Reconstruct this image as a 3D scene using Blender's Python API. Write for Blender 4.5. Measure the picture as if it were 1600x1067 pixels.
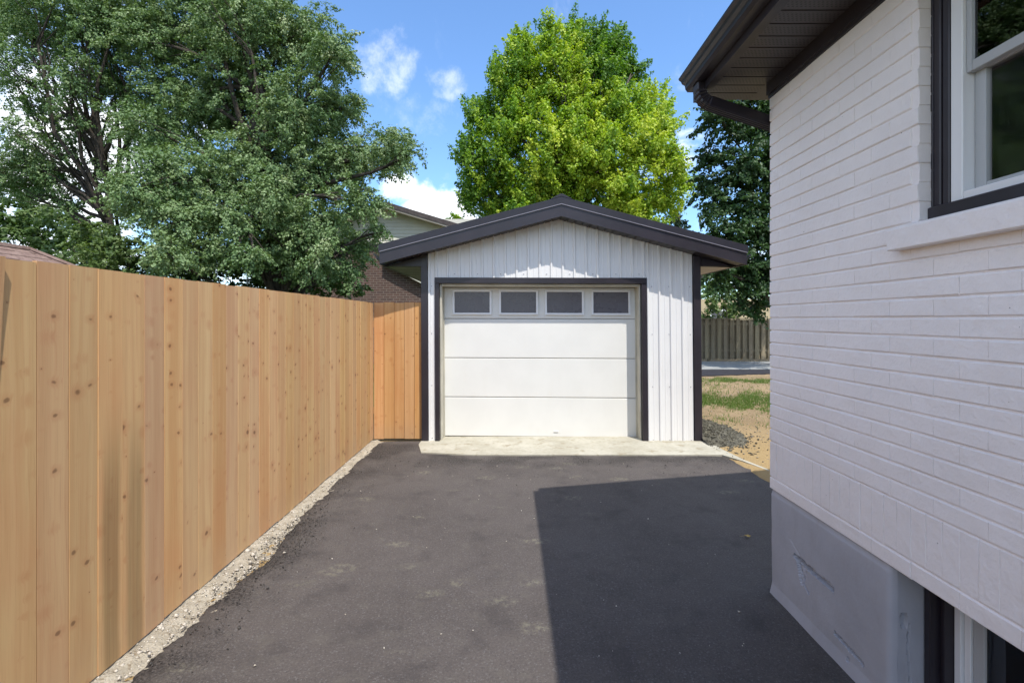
import bpy, bmesh, math, random
import numpy as np
from mathutils import Vector, Matrix

random.seed(7)
RNG = np.random.default_rng(7)
for o in list(bpy.data.objects):
    bpy.data.objects.remove(o)
S = bpy.context.scene
COL = S.collection

# ------------------------------------------------------------------ camera
F = 773.0                      # focal length in pixels of the 1600 px wide photograph
CAMZ = 1.6
cd = bpy.data.cameras.new('camera')
cam = bpy.data.objects.new('camera', cd)
COL.objects.link(cam)
cam.location = (0, 0, CAMZ)
cam.rotation_euler = (math.radians(90), 0, 0)
cd.sensor_width = 36
cd.lens = 36 * F / 1600
cd.shift_y = -34 / 1600
cd.clip_start = 0.05
cd.clip_end = 2000
S.camera = cam

# ------------------------------------------------------------------ light
SUN_DIR = Vector((0.271, -0.494, 1.0)).normalized()      # towards the sun
SUN_EL = math.asin(SUN_DIR.z)
SUN_AZ = math.atan2(SUN_DIR.x, SUN_DIR.y)
w = bpy.data.worlds.new('World')
S.world = w
w.use_nodes = True
ld = bpy.data.lights.new('sun', 'SUN')
ld.energy = 2.0
ld.angle = math.radians(0.53)
ld.color = (1.0, 0.95, 0.88)
sun = bpy.data.objects.new('sun', ld)
COL.objects.link(sun)
sun.rotation_euler = (-SUN_DIR).to_track_quat('-Z', 'Y').to_euler()
SKY_STRENGTH = 0.15
S.view_settings.view_transform = 'Standard'
S.view_settings.look = 'None'
S.view_settings.exposure = 1.4
S.view_settings.gamma = 1
S.view_settings.use_curve_mapping = False
S.cycles.max_bounces = 7
S.cycles.diffuse_bounces = 4
S.cycles.transmission_bounces = 4


# ------------------------------------------------------------------ node helper
class NT:
    def __init__(self, nt):
        self.nt = nt

    def n(self, typ, _out=0, **kw):
        nd = self.nt.nodes.new(typ)
        ins = kw.pop('ins', {})
        for k, v in kw.items():
            setattr(nd, k, v)
        for k, v in ins.items():
            s = nd.inputs[k]
            if isinstance(v, bpy.types.NodeSocket):
                self.nt.links.new(v, s)
            else:
                s.default_value = v
        return nd.outputs[_out] if _out is not None else nd

    def math(self, op, a, b=None, c=None, clamp=False):
        ins = {0: a}
        if b is not None: ins[1] = b
        if c is not None: ins[2] = c
        return self.n('ShaderNodeMath', operation=op, use_clamp=clamp, ins=ins)

    def vmath(self, op, a, b=None, scale=None):
        ins = {0: a}
        if b is not None: ins[1] = b
        if scale is not None: ins['Scale'] = scale
        return self.n('ShaderNodeVectorMath', operation=op, ins=ins)

    def mix(self, fac, a, b, blend='MIX'):
        nd = self.nt.nodes.new('ShaderNodeMix')
        nd.data_type = 'RGBA'
        nd.blend_type = blend
        for s, v in ((nd.inputs[0], fac), (nd.inputs[6], a), (nd.inputs[7], b)):
            if isinstance(v, bpy.types.NodeSocket):
                self.nt.links.new(v, s)
            else:
                s.default_value = v if not isinstance(v, tuple) or len(v) == 4 else (*v, 1)
        return nd.outputs[2]

    def noise(self, vec, scale, detail=4, rough=0.55, dist=0.0, out=0):
        return self.n('ShaderNodeTexNoise', _out=out, ins={'Vector': vec, 'Scale': scale, 'Detail': detail, 'Roughness': rough, 'Distortion': dist})

    def ramp(self, fac, stops, interp='LINEAR'):
        nd = self.nt.nodes.new('ShaderNodeValToRGB')
        cr = nd.color_ramp
        cr.interpolation = interp
        while len(cr.elements) < len(stops):
            cr.elements.new(0.5)
        for e, (p, c) in zip(cr.elements, stops):
            e.position = p
            if not isinstance(c, tuple): c = (c, c, c)
            e.color = (*c, 1) if len(c) == 3 else c
        self.nt.links.new(fac, nd.inputs[0])
        return nd.outputs[0]

    def smooth(self, v, lo, hi):
        return self.n('ShaderNodeMapRange', interpolation_type='SMOOTHSTEP', ins={0: v, 1: lo, 2: hi, 3: 0.0, 4: 1.0})

    def mapping(self, vec, scale=(1, 1, 1), loc=(0, 0, 0), rot=(0, 0, 0)):
        return self.n('ShaderNodeMapping', ins={'Vector': vec, 'Scale': scale, 'Location': loc, 'Rotation': rot})

    def bump(self, h, strength=0.3, dist=0.01, normal=None):
        ins = {'Height': h, 'Strength': strength, 'Distance': dist}
        if normal is not None: ins['Normal'] = normal
        return self.n('ShaderNodeBump', ins=ins)


def mat(name):
    m = bpy.data.materials.new(name)
    m.use_nodes = True
    nt = m.node_tree
    nt.nodes.clear()
    t = NT(nt)
    out = nt.nodes.new('ShaderNodeOutputMaterial')
    return m, t, out


def finish(t, out, color, rough=0.6, normal=None, spec=0.5, metallic=0.0, **kw):
    ins = {'Base Color': color if isinstance(color, bpy.types.NodeSocket) or len(color) == 4 else (*color, 1),
           'Roughness': rough, 'Specular IOR Level': spec, 'Metallic': metallic}
    if normal is not None: ins['Normal'] = normal
    ins.update(kw)
    bs = t.n('ShaderNodeBsdfPrincipled', ins=ins)
    t.nt.links.new(bs, out.inputs[0])
    return bs


def obj_coord(t): return t.n('ShaderNodeTexCoord', _out=3)
def world_pos(t): return t.n('ShaderNodeNewGeometry', _out=0)
def obj_rand(t): return t.n('ShaderNodeObjectInfo', _out=5)


# ------------------------------------------------------------------ sky (world)
def build_world():
    nt = w.node_tree
    nt.nodes.clear()
    t = NT(nt)
    out = nt.nodes.new('ShaderNodeOutputWorld')
    sky = t.n('ShaderNodeTexSky', sky_type='NISHITA', sun_disc=False, sun_elevation=SUN_EL,
              sun_rotation=SUN_AZ, air_density=1.0, dust_density=0.6, ozone_density=1.6)
    d = t.n('ShaderNodeTexCoord', _out=0)
    sep = t.n('ShaderNodeSeparateXYZ', _out=None, ins={0: d})
    z = t.math('MAXIMUM', sep.outputs[2], 0.0)
    zz = t.math('ADD', z, 0.22)
    px = t.math('DIVIDE', sep.outputs[0], zz)
    py = t.math('DIVIDE', sep.outputs[1], zz)
    p = t.n('ShaderNodeCombineXYZ', ins={0: px, 1: py, 2: 0.0})
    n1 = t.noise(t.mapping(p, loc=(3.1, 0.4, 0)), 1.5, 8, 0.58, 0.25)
    # broken cumulus, its unseen cover raised for more ambient light; thicker low over the horizon, thin wisps higher up
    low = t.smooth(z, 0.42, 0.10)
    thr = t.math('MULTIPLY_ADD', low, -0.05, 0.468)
    wv = t.n('ShaderNodeCombineXYZ', ins={0: t.math('MULTIPLY', px, 2.6), 1: t.math('MULTIPLY', py, 1.2), 2: 4.4})
    n2 = t.noise(wv, 2.0, 7, 0.62, 0.4)
    c2 = t.math('MULTIPLY', t.smooth(n2, 0.58, 0.85), 0.45)
    n3 = t.noise(d, 7.0, 9, 0.62, 0.35)
    dn = t.vmath('NORMALIZE', d)

    def puff(px_, py_, r, squash=1.0):
        v = Vector(((px_ - 800) / F, 1.0, (499.5 - py_) / F)).normalized()
        df = t.vmath('MULTIPLY', t.vmath('SUBTRACT', dn, tuple(v)), (1.0, 1.0, squash))
        dd = t.n('ShaderNodeVectorMath', _out=1, operation='LENGTH', ins={0: df})
        return t.smooth(dd, r, 0.0)
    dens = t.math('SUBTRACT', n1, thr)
    # a mostly blue opening in view, clear of the added cloud, over the garage
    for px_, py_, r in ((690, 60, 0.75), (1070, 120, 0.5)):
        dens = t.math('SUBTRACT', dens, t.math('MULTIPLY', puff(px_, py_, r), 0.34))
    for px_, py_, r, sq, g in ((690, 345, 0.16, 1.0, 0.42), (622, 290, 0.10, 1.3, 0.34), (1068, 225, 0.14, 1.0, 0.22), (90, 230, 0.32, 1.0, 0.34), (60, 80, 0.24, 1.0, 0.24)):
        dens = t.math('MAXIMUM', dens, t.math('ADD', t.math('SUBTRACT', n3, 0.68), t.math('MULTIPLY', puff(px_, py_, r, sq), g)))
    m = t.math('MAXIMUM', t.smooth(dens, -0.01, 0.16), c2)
    wn_ = t.noise(t.mapping(d, scale=(6, 6, 5), rot=(0, 0.9, 0)), 2.6, 9, 0.66, 0.15)
    for px_, py_, r, sq, g in ((602, 108, 0.092, 0.8, 0.52), (697, 135, 0.080, 1.6, 0.48), (665, 185, 0.12, 1.6, 0.35)):
        k = t.smooth(puff(px_, py_, r, sq), 0.0, 0.8)
        m = t.math('MAXIMUM', m, t.math('MULTIPLY', t.smooth(t.math('ADD', wn_, t.math('MULTIPLY', k, 0.26)), 0.64, 1.02), g))
    shade = t.smooth(t.noise(d, 5.0, 5, 0.6), 0.3, 0.7)
    ccol = t.mix(shade, (3.6, 3.75, 4.0), (4.7, 4.7, 4.7))
    tint = t.mix(1.0, sky, (0.50, 0.63, 0.75), 'MULTIPLY')
    col = t.mix(t.math('MULTIPLY', m, 0.94), tint, ccol)
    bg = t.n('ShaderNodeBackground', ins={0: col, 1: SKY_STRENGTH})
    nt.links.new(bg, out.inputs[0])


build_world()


# ------------------------------------------------------------------ mesh helpers
class MB:
    """collects shapes; build() links them as one mesh object"""
    def __init__(self, fn=None):
        self.v, self.f, self.fn = [], [], fn

    def add(self, vs, fs):
        b = len(self.v)
        self.v += [tuple(p) for p in vs]
        self.f += [tuple(b + i for i in q) for q in fs]
        return self

    def box(self, x0, x1, y0, y1, z0, z1):
        x0, x1 = min(x0, x1), max(x0, x1); y0, y1 = min(y0, y1), max(y0, y1); z0, z1 = min(z0, z1), max(z0, z1)
        return self.add([(x0, y0, z0), (x1, y0, z0), (x1, y1, z0), (x0, y1, z0), (x0, y0, z1), (x1, y0, z1), (x1, y1, z1), (x0, y1, z1)],
                        [(0, 3, 2, 1), (4, 5, 6, 7), (0, 1, 5, 4), (1, 2, 6, 5), (2, 3, 7, 6), (3, 0, 4, 7)])

    def prism(self, poly, axis, a, b):
        """poly: 2-D points in the two other axes (in x,y,z order), extruded from a to b along axis"""
        def P(p, t):
            q = list(p); q.insert(axis, t); return q
        n = len(poly)
        self.add([P(p, a) for p in poly] + [P(p, b) for p in poly],
                 [tuple(range(n)), tuple(range(2 * n - 1, n - 1, -1))] + [(i, i + n, (i + 1) % n + n, (i + 1) % n) for i in range(n)])
        return self

    def tube(self, pts, radii, sides=8, cap=True):
        pts = [Vector(p) for p in pts]
        rings = []
        up = Vector((0.31, 0.17, 0.93))
        for i, p in enumerate(pts):
            d = (pts[min(i + 1, len(pts) - 1)] - pts[max(i - 1, 0)]).normalized()
            a = d.cross(up)
            if a.length < 1e-3: a = d.cross(Vector((1, 0, 0)))
            a.normalize(); b = d.cross(a)
            r = radii[i] if hasattr(radii, '__len__') else radii
            rings.append([p + r * (math.cos(2 * math.pi * k / sides) * a + math.sin(2 * math.pi * k / sides) * b) for k in range(sides)])
        vs = [q for r in rings for q in r]
        fs = []
        for i in range(len(pts) - 1):
            for k in range(sides):
                fs.append((i * sides + k, i * sides + (k + 1) % sides, (i + 1) * sides + (k + 1) % sides, (i + 1) * sides + k))
        if cap:
            fs.append(tuple(range(sides - 1, -1, -1)))
            fs.append(tuple((len(pts) - 1) * sides + k for k in range(sides)))
        return self.add(vs, fs)

    def mesh(self, name, m=None, bevel=0.0, smooth=False):
        me = bpy.data.meshes.new(name)
        vs = [self.fn(*p) for p in self.v] if self.fn else self.v
        me.from_pydata(vs, [], self.f)
        bm = bmesh.new(); bm.from_mesh(me)
        bmesh.ops.recalc_face_normals(bm, faces=bm.faces)
        if bevel:
            bmesh.ops.bevel(bm, geom=list(bm.edges), offset=bevel, segments=1, affect='EDGES', profile=0.5)
        bm.to_mesh(me); bm.free()
        if smooth:
            me.polygons.foreach_set('use_smooth', [True] * len(me.polygons))
        if m: me.materials.append(m)
        return me

    def build(self, name, m, parent=None, bevel=0.0, smooth=False, loc=None):
        o = bpy.data.objects.new(name, self.mesh(name, m, bevel, smooth))
        COL.objects.link(o)
        if parent: attach(o, parent)
        if loc is not None: o.location = loc
        return o


def attach(o, parent):
    o.parent = parent
    o.matrix_parent_inverse = Matrix.Translation(-Vector(parent.location))


def thing(name, label, cat, loc=(0, 0, 0), group=None):
    o = bpy.data.objects.new(name, None)
    o.empty_display_size = 0.2
    COL.objects.link(o)
    o.location = loc
    return tag(o, label, cat, group)


def tag(o, label, cat, group=None):
    o['label'] = label; o['category'] = cat
    if group: o['group'] = group
    return o


def inst(me, name, parent, loc, rot=(0, 0, 0), scale=(1, 1, 1)):
    o = bpy.data.objects.new(name, me)
    COL.objects.link(o)
    o.location = loc; o.rotation_euler = rot; o.scale = scale
    if parent: attach(o, parent)
    return o


def structure(o): o['kind'] = 'structure'; return o
def stuff(o): o['kind'] = 'stuff'; return o


def at(px, py, Y):
    """world point seen at photograph pixel (px, py) at distance Y"""
    return Vector(((px - 800) * Y / F, Y, CAMZ + (499.5 - py) * Y / F))


# ------------------------------------------------------------------ materials
def m_wood(name, light, dark, red, stain=False):
    m, t, out = mat(name)
    oc = obj_coord(t)
    r = obj_rand(t)
    off = t.n('ShaderNodeCombineXYZ', ins={0: t.math('MULTIPLY', r, 37.0), 1: 0.0, 2: t.math('MULTIPLY', r, 91.0)})
    p = t.vmath('ADD', oc, off)
    # knots, large and small, and little slanting dashes
    wob = t.vmath('SCALE', t.vmath('SUBTRACT', t.noise(p, 22.0, 2, out=1), (0.5, 0.5, 0.5)), scale=0.02)
    pk_ = t.vmath('ADD', p, wob)

    def knots(sx, sz, share, s0, s1, shift):
        vor = t.n('ShaderNodeTexVoronoi', _out=None, ins={'Vector': t.mapping(pk_, scale=(sx, 0.0, sz), loc=(shift, 0, shift * 1.7)), 'Scale': 1.0, 'Randomness': 1.0})
        sepc = t.n('ShaderNodeSeparateColor', _out=None, ins={0: vor.outputs['Color']})
        have = t.math('LESS_THAN', sepc.outputs[0], share)
        size = t.math('MULTIPLY_ADD', sepc.outputs[1], s1 - s0, s0)
        kn = t.math('MULTIPLY', t.smooth(vor.outputs['Distance'], size, t.math('MULTIPLY', size, 0.45)), have)
        ha = t.math('MULTIPLY', t.smooth(vor.outputs['Distance'], t.math('MULTIPLY', size, 3.0), t.math('MULTIPLY', size, 0.8)), have)
        return kn, ha
    k1, h1 = knots(7.0, 8.0, 0.42, 0.06, 0.15, 0.0)
    k2, h2 = knots(14.0, 18.0, 0.36, 0.07, 0.22, 3.3)
    knot = t.math('MAXIMUM', k1, t.math('MULTIPLY', k2, 0.9))
    halo = t.math('MAXIMUM', h1, t.math('MULTIPLY', h2, 0.7))
    # grain flowing round the knots
    sp = t.n('ShaderNodeSeparateXYZ', _out=None, ins={0: p})
    gx = t.math('ADD', sp.outputs[0], t.math('MULTIPLY', t.noise(t.mapping(p, scale=(3, 3, 1.3)), 1.0, 2), 0.05))
    gx = t.math('ADD', gx, t.math('MULTIPLY', halo, 0.018))
    gv = t.n('ShaderNodeCombineXYZ', ins={0: gx, 1: 0.0, 2: t.math('MULTIPLY', sp.outputs[2], 0.02)})
    g1 = t.noise(gv, 95.0, 3, 0.6)
    g2 = t.noise(gv, 22.0, 2, 0.5)
    g3 = t.noise(t.mapping(p, scale=(260, 260, 5)), 1.0, 2, 0.6)
    col = t.mix(t.smooth(g2, 0.32, 0.68), light, dark)
    col = t.mix(t.math('MULTIPLY', t.smooth(g1, 0.5, 0.72), 0.42), col, red)
    col = t.mix(t.math('MULTIPLY', t.smooth(g3, 0.52, 0.75), 0.16), col, tuple(c * 0.4 for c in red))
    big = t.noise(t.mapping(p, scale=(2.5, 2.5, 1.1)), 1.0, 3)
    col = t.mix(t.math('MULTIPLY', t.smooth(big, 0.45, 0.72), 0.45), col, tuple(c * 1.05 for c in red))
    col = t.mix(t.math('MULTIPLY', halo, 0.38), col, tuple(c * f for c, f in zip(red, (0.85, 0.72, 0.62))))
    col = t.mix(t.math('MULTIPLY', knot, 0.72), col, (0.13, 0.055, 0.025))
    hs = t.n('ShaderNodeHueSaturation', ins={'Hue': t.math('MULTIPLY_ADD', t.math('FRACT', t.math('MULTIPLY', r, 7.7)), 0.010, 0.494),
                                             'Saturation': t.math('MULTIPLY_ADD', t.math('FRACT', t.math('MULTIPLY', r, 13.3)), 0.10, 0.93),
                                             'Value': t.math('MULTIPLY_ADD', r, 0.16, 0.90), 'Color': col})
    col = hs
    # dust and splash near the ground
    sz = t.n('ShaderNodeSeparateXYZ', _out=None, ins={0: oc})
    splash = t.math('MULTIPLY', t.smooth(sz.outputs[2], 0.32, 0.02), t.noise(oc, 14, 5))
    col = t.mix(t.math('MULTIPLY', splash, 0.35), col, (0.30, 0.24, 0.17))
    if stain:
        nz = t.noise(t.mapping(p, scale=(6, 6, 1.2)), 1.0, 4)
        xx = t.math('ADD', sz.outputs[0], t.math('MULTIPLY', t.math('SUBTRACT', nz, 0.5), 0.05))
        band = t.math('MULTIPLY', t.smooth(t.math('ABSOLUTE', t.math('SUBTRACT', xx, 0.005)), 0.062, 0.028),
                      t.smooth(t.math('ADD', sz.outputs[2], t.math('MULTIPLY', nz, 0.3)), 1.42, 0.85))
        streak = t.math('MULTIPLY_ADD', t.noise(t.mapping(p, scale=(70, 70, 0.8)), 1.0, 3), 0.9, 0.35, clamp=True)
        col = t.mix(t.math('MULTIPLY', t.math('MULTIPLY', band, streak), 0.55), col, (0.10, 0.075, 0.03))
    h = t.math('ADD', t.math('MULTIPLY', g1, 0.5), t.math('MULTIPLY', g3, 0.5))
    finish(t, out, col, 0.72, t.bump(h, 0.25, 0.002), 0.25)
    return m


def m_asphalt():
    m, t, out = mat('asphalt')
    p = world_pos(t)
    n1 = t.noise(p, 0.8, 5, 0.6)
    n2 = t.noise(p, 260, 3, 0.7)
    n3 = t.noise(p, 7, 6, 0.65)
    vor = t.n('ShaderNodeTexVoronoi', _out=None, ins={'Vector': p, 'Scale': 150.0})
    sc = t.n('ShaderNodeSeparateColor', _out=None, ins={0: vor.outputs['Color']})
    col = t.mix(t.smooth(n1, 0.3, 0.7), (0.074, 0.063, 0.057), (0.100, 0.086, 0.078))
    col = t.mix(t.math('MULTIPLY', t.smooth(n2, 0.5, 0.8), 0.6), col, (0.105, 0.095, 0.092))
    col = t.mix(t.math('MULTIPLY', t.math('GREATER_THAN', sc.outputs[0], 0.93), 0.5), col, (0.16, 0.15, 0.145))
    col = t.mix(t.math('MULTIPLY', t.smooth(n2, 0.5, 0.3), 0.5), col, (0.022, 0.02, 0.022))
    n5 = t.noise(p, 85, 2, 0.7)
    col = t.mix(t.math('MULTIPLY', t.smooth(n5, 0.5, 0.72), 0.35), col, (0.15, 0.132, 0.118))
    col = t.mix(t.math('MULTIPLY', t.smooth(n5, 0.48, 0.30), 0.45), col, (0.034, 0.03, 0.029))
    # dusty scuffs and boot marks, elongated, scattered
    w_ = t.vmath('ADD', p, t.vmath('SCALE', t.noise(p, 3.0, 3, out=1), scale=0.10))
    ft = t.n('ShaderNodeTexVoronoi', _out=None, ins={'Vector': t.mapping(w_, scale=(2.6, 4.4, 0.0), rot=(0, 0, 0.5)), 'Scale': 1.0})
    fs = t.n('ShaderNodeSeparateColor', _out=None, ins={0: ft.outputs['Color']})
    foot = t.math('MULTIPLY', t.smooth(ft.outputs['Distance'], 0.34, 0.12), t.math('GREATER_THAN', fs.outputs[0], 0.72))
    foot = t.math('MULTIPLY', foot, t.smooth(t.noise(p, 24, 6, 0.75), 0.44, 0.62))
    col = t.mix(t.math('MULTIPLY', foot, 0.62), col, (0.20, 0.185, 0.135))
    dust = t.math('MULTIPLY', t.smooth(n3, 0.50, 0.75), 0.42)
    col = t.mix(dust, col, (0.12, 0.108, 0.09))
    n6 = t.noise(p, 3.2, 6, 0.68)
    col = t.mix(t.math('MULTIPLY', t.smooth(n6, 0.48, 0.32), 0.45), col, (0.048, 0.042, 0.041))
    # coarse, open patches near the edges
    sp = t.n('ShaderNodeSeparateXYZ', _out=None, ins={0: p})
    edge = t.math('MAXIMUM', t.smooth(t.math('ADD', sp.outputs[0], t.math('MULTIPLY', n3, 0.8)), -0.75, -1.45), t.smooth(t.math('ADD', sp.outputs[1], t.math('MULTIPLY', n3, 0.8)), 5.6, 6.1))
    coarse = t.math('MULTIPLY', edge, t.smooth(t.noise(p, 2.2, 4), 0.38, 0.6))
    pit = t.math('MULTIPLY', coarse, t.smooth(t.noise(p, 75, 3, 0.7), 0.56, 0.42))
    col = t.mix(t.math('MULTIPLY', pit, 0.85), col, (0.014, 0.013, 0.012))
    h = t.math('ADD', t.math('MULTIPLY', n2, 0.6), t.math('MULTIPLY', vor.outputs['Distance'], 0.7))
    h = t.math('SUBTRACT', h, t.math('MULTIPLY', pit, 1.6))
    b1 = t.bump(t.noise(p, 1.6, 3), 0.35, 0.02)
    finish(t, out, col, 0.85, t.bump(h, 0.55, 0.006, b1), 0.28)
    return m


def m_noise2(name, a, b, scale, rough=0.8, bump=0.3, bdist=0.01, extra=None, detail=6, spec=0.3):
    m, t, out = mat(name)
    p = world_pos(t)
    n1 = t.noise(p, scale, detail, 0.62)
    n2 = t.noise(p, scale * 9, 4, 0.65)
    col = t.mix(t.smooth(n1, 0.32, 0.68), a, b)
    col = t.mix(t.math('MULTIPLY', t.smooth(n2, 0.45, 0.75), 0.35), col, tuple(c * 0.55 for c in a))
    if extra:
        n3 = t.noise(p, scale * 2.7, 5, 0.6)
        col = t.mix(t.smooth(n3, 0.55, 0.70), col, extra)
    finish(t, out, col, rough, t.bump(t.math('ADD', n1, n2), bump, bdist), spec)
    return m


def m_paint(name, c, rough=0.45, var=0.06, bscale=60, bstr=0.08, dirt=0.0, dirtcol=(0.3, 0.27, 0.22), spec=0.4):
    m, t, out = mat(name)
    p = world_pos(t)
    n = t.noise(p, 3.0, 4)
    col = t.mix(t.smooth(n, 0.3, 0.7), tuple(x * (1 - var) for x in c), tuple(min(1, x * (1 + var)) for x in c))
    if dirt:
        dn = t.math('MULTIPLY', t.smooth(t.noise(t.mapping(p, scale=(7, 7, 2.2)), 1.0, 6, 0.65), 0.52, 0.75), dirt)
        col = t.mix(dn, col, dirtcol)
    nb = t.noise(p, bscale, 4, 0.6)
    r = t.math('MULTIPLY_ADD', t.noise(p, 9, 3), 0.2, rough - 0.1)
    finish(t, out, col, r, t.bump(nb, bstr, 0.004), spec)
    return m


def m_brick_white():
    m, t, out = mat('painted_brick')
    p = world_pos(t)
    r = obj_rand(t)
    n = t.noise(p, 2.2, 5)
    c = (0.855, 0.80, 0.78)
    col = t.mix(t.smooth(n, 0.3, 0.7), tuple(x * 0.94 for x in c), c)
    col = t.mix(t.math('MULTIPLY', r, 0.08), col, (0.74, 0.69, 0.66))
    sm = t.math('MULTIPLY', t.smooth(t.noise(p, 6.5, 6, 0.7), 0.62, 0.8), 0.34)
    col = t.mix(sm, col, (0.50, 0.46, 0.43))
    chip = t.math('MULTIPLY', t.smooth(t.noise(p, 42, 3, 0.5), 0.745, 0.775), 0.8)
    col = t.mix(chip, col, (0.22, 0.19, 0.17))
    nb = t.noise(p, 55, 5, 0.65)
    nb2 = t.noise(t.mapping(p, scale=(1, 1, 1)), 14, 3)
    b1 = t.bump(nb2, 0.45, 0.014)
    finish(t, out, col, 0.55, t.bump(nb, 0.55, 0.005, b1), 0.35)
    return m


def m_brick_far():
    m, t, out = mat('brown_brick')
    p = world_pos(t)
    sp = t.n('ShaderNodeSeparateXYZ', _out=None, ins={0: p})
    v = t.n('ShaderNodeCombineXYZ', ins={0: t.math('ADD', sp.outputs[0], sp.outputs[1]), 1: sp.outputs[2], 2: 0.0})
    br = t.n('ShaderNodeTexBrick', _out=None, ins={'Vector': v, 'Scale': 1.0, 'Color1': (0.125, 0.078, 0.064, 1), 'Color2': (0.075, 0.054, 0.05, 1), 'Mortar': (0.24, 0.21, 0.18, 1),
                                                  'Mortar Size': 0.009, 'Brick Width': 0.24, 'Row Height': 0.085, 'Mortar Smooth': 0.2})
    n = t.noise(p, 4, 4)
    col = t.mix(t.math('MULTIPLY', n, 0.5), br.outputs[0], (0.13, 0.07, 0.055))
    finish(t, out, col, 0.85, t.bump(t.math('SUBTRACT', 1.0, br.outputs[1]), 0.5, 0.006), 0.2)
    return m


def m_leaf(name, stops, trans=0.35, rough=0.5, tcol=1.35):
    """leaf colour from the 'tint' attribute: r = leaf, g = branch"""
    m, t, out = mat(name)
    a = t.n('ShaderNodeAttribute', _out=None, attribute_name='tint')
    sc = t.n('ShaderNodeSeparateColor', _out=None, ins={0: a.outputs[0]})
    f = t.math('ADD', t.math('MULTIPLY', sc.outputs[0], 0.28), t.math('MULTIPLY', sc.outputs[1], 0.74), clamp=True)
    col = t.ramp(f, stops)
    bs = t.n('ShaderNodeBsdfPrincipled', ins={'Base Color': col, 'Roughness': rough, 'Specular IOR Level': 0.35})
    tc = t.mix(1.0, col, (tcol, tcol * 1.05, tcol * 0.45), 'MULTIPLY')
    tr = t.n('ShaderNodeBsdfTranslucent', ins={0: tc})
    mx = t.n('ShaderNodeMixShader', ins={0: trans, 1: bs, 2: tr})
    t.nt.links.new(mx, out.inputs[0])
    return m


def m_glass(name, tint=(0.9, 0.93, 0.92), rough=0.0, spots=0.0):
    m, t, out = mat(name)
    fr = t.n('ShaderNodeFresnel', ins={0: 1.52})
    f = t.math('MULTIPLY_ADD', fr, 1.3, 0.03, clamp=True)
    tr = t.n('ShaderNodeBsdfTransparent', ins={0: (*tint, 1)})
    nb = t.bump(t.noise(world_pos(t), 3.0, 2), 0.05, 0.01)
    gl = t.n('ShaderNodeBsdfGlossy', ins={0: (0.95, 0.97, 1, 1), 'Roughness': rough + 0.01, 'Normal': nb})
    mx = t.n('ShaderNodeMixShader', ins={0: f, 1: tr, 2: gl})
    t.nt.links.new(mx, out.inputs[0])
    return m


def m_soffit():
    m, t, out = mat('vented_soffit')
    oc = obj_coord(t)
    sp = t.n('ShaderNodeSeparateXYZ', _out=None, ins={0: oc})
    # staggered rows of punched holes
    u = t.math('MULTIPLY', sp.outputs[0], 52.0)
    v = t.math('MULTIPLY', sp.outputs[1], 66.0)
    row = t.math('FLOOR', v)
    u = t.math('ADD', u, t.math('MULTIPLY', t.math('MODULO', row, 2.0), 0.5))
    du = t.math('SUBTRACT', t.math('FRACT', t.math('ADD', u, 100.0)), 0.5)
    dv = t.math('SUBTRACT', t.math('FRACT', t.math('ADD', v, 100.0)), 0.5)
    d = t.math('SQRT', t.math('ADD', t.math('MULTIPLY', du, du), t.math('MULTIPLY', dv, dv)))
    zone = t.math('LESS_THAN', t.math('ABSOLUTE', sp.outputs[1]), 0.036)
    hole = t.math('MULTIPLY', t.math('LESS_THAN', d, 0.27), zone)
    col = t.mix(hole, (0.056, 0.048, 0.050), (0.003, 0.003, 0.003))
    finish(t, out, col, 0.42, t.bump(hole, -0.3, 0.002), 0.5)
    return m


M = {}
M['cedar'] = m_wood('cedar_board', (0.60, 0.38, 0.175), (0.53, 0.31, 0.135), (0.50, 0.235, 0.105))
M['cedar_stain'] = m_wood('cedar_board_stained', (0.60, 0.38, 0.175), (0.53, 0.31, 0.135), (0.50, 0.235, 0.105), stain=True)
M['cedar_orange'] = m_wood('cedar_board_orange', (0.59, 0.335, 0.135), (0.52, 0.275, 0.10), (0.47, 0.205, 0.07))
M['old_wood'] = m_wood('weathered_board', (0.29, 0.245, 0.16), (0.22, 0.185, 0.12), (0.16, 0.125, 0.08))
M['asphalt'] = m_asphalt()
M['concrete'] = m_noise2('concrete', (0.36, 0.335, 0.26), (0.46, 0.435, 0.355), 2.5, 0.85, 0.3, 0.006, extra=(0.29, 0.255, 0.18))
M['patio'] = m_noise2('patio_concrete', (0.26, 0.27, 0.26), (0.36, 0.36, 0.34), 1.4, 0.85, 0.2, 0.006)
M['rubble'] = m_noise2('crushed_rubble', (0.36, 0.315, 0.24), (0.53, 0.475, 0.375), 11, 0.95, 0.9, 0.02, extra=(0.27, 0.215, 0.145))
M['stone'] = m_noise2('light_stone', (0.42, 0.37, 0.30), (0.60, 0.55, 0.47), 25, 0.9, 0.4, 0.004)
M['crumb'] = m_noise2('asphalt_crumb', (0.045, 0.042, 0.038), (0.10, 0.09, 0.08), 30, 0.9, 0.4, 0.004)
M['dark_asphalt'] = m_noise2('dark_asphalt', (0.022, 0.02, 0.024), (0.04, 0.037, 0.042), 8, 0.9, 0.4, 0.006)
M['gravel'] = m_noise2('dark_gravel', (0.06, 0.056, 0.044), (0.15, 0.138, 0.10), 22, 0.9, 0.6, 0.01)
M['white_metal'] = m_paint('white_steel', (0.72, 0.71, 0.69), 0.42, 0.02, 8, 0.06, 0.04)
M['door_white'] = m_paint('door_white', (0.71, 0.70, 0.655), 0.45, 0.02, 30, 0.05, 0.10, (0.62, 0.58, 0.48))
M['jamb'] = m_paint('old_jamb_paint', (0.50, 0.47, 0.38), 0.6, 0.12, 40, 0.2, 0.4, (0.28, 0.23, 0.15))
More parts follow.
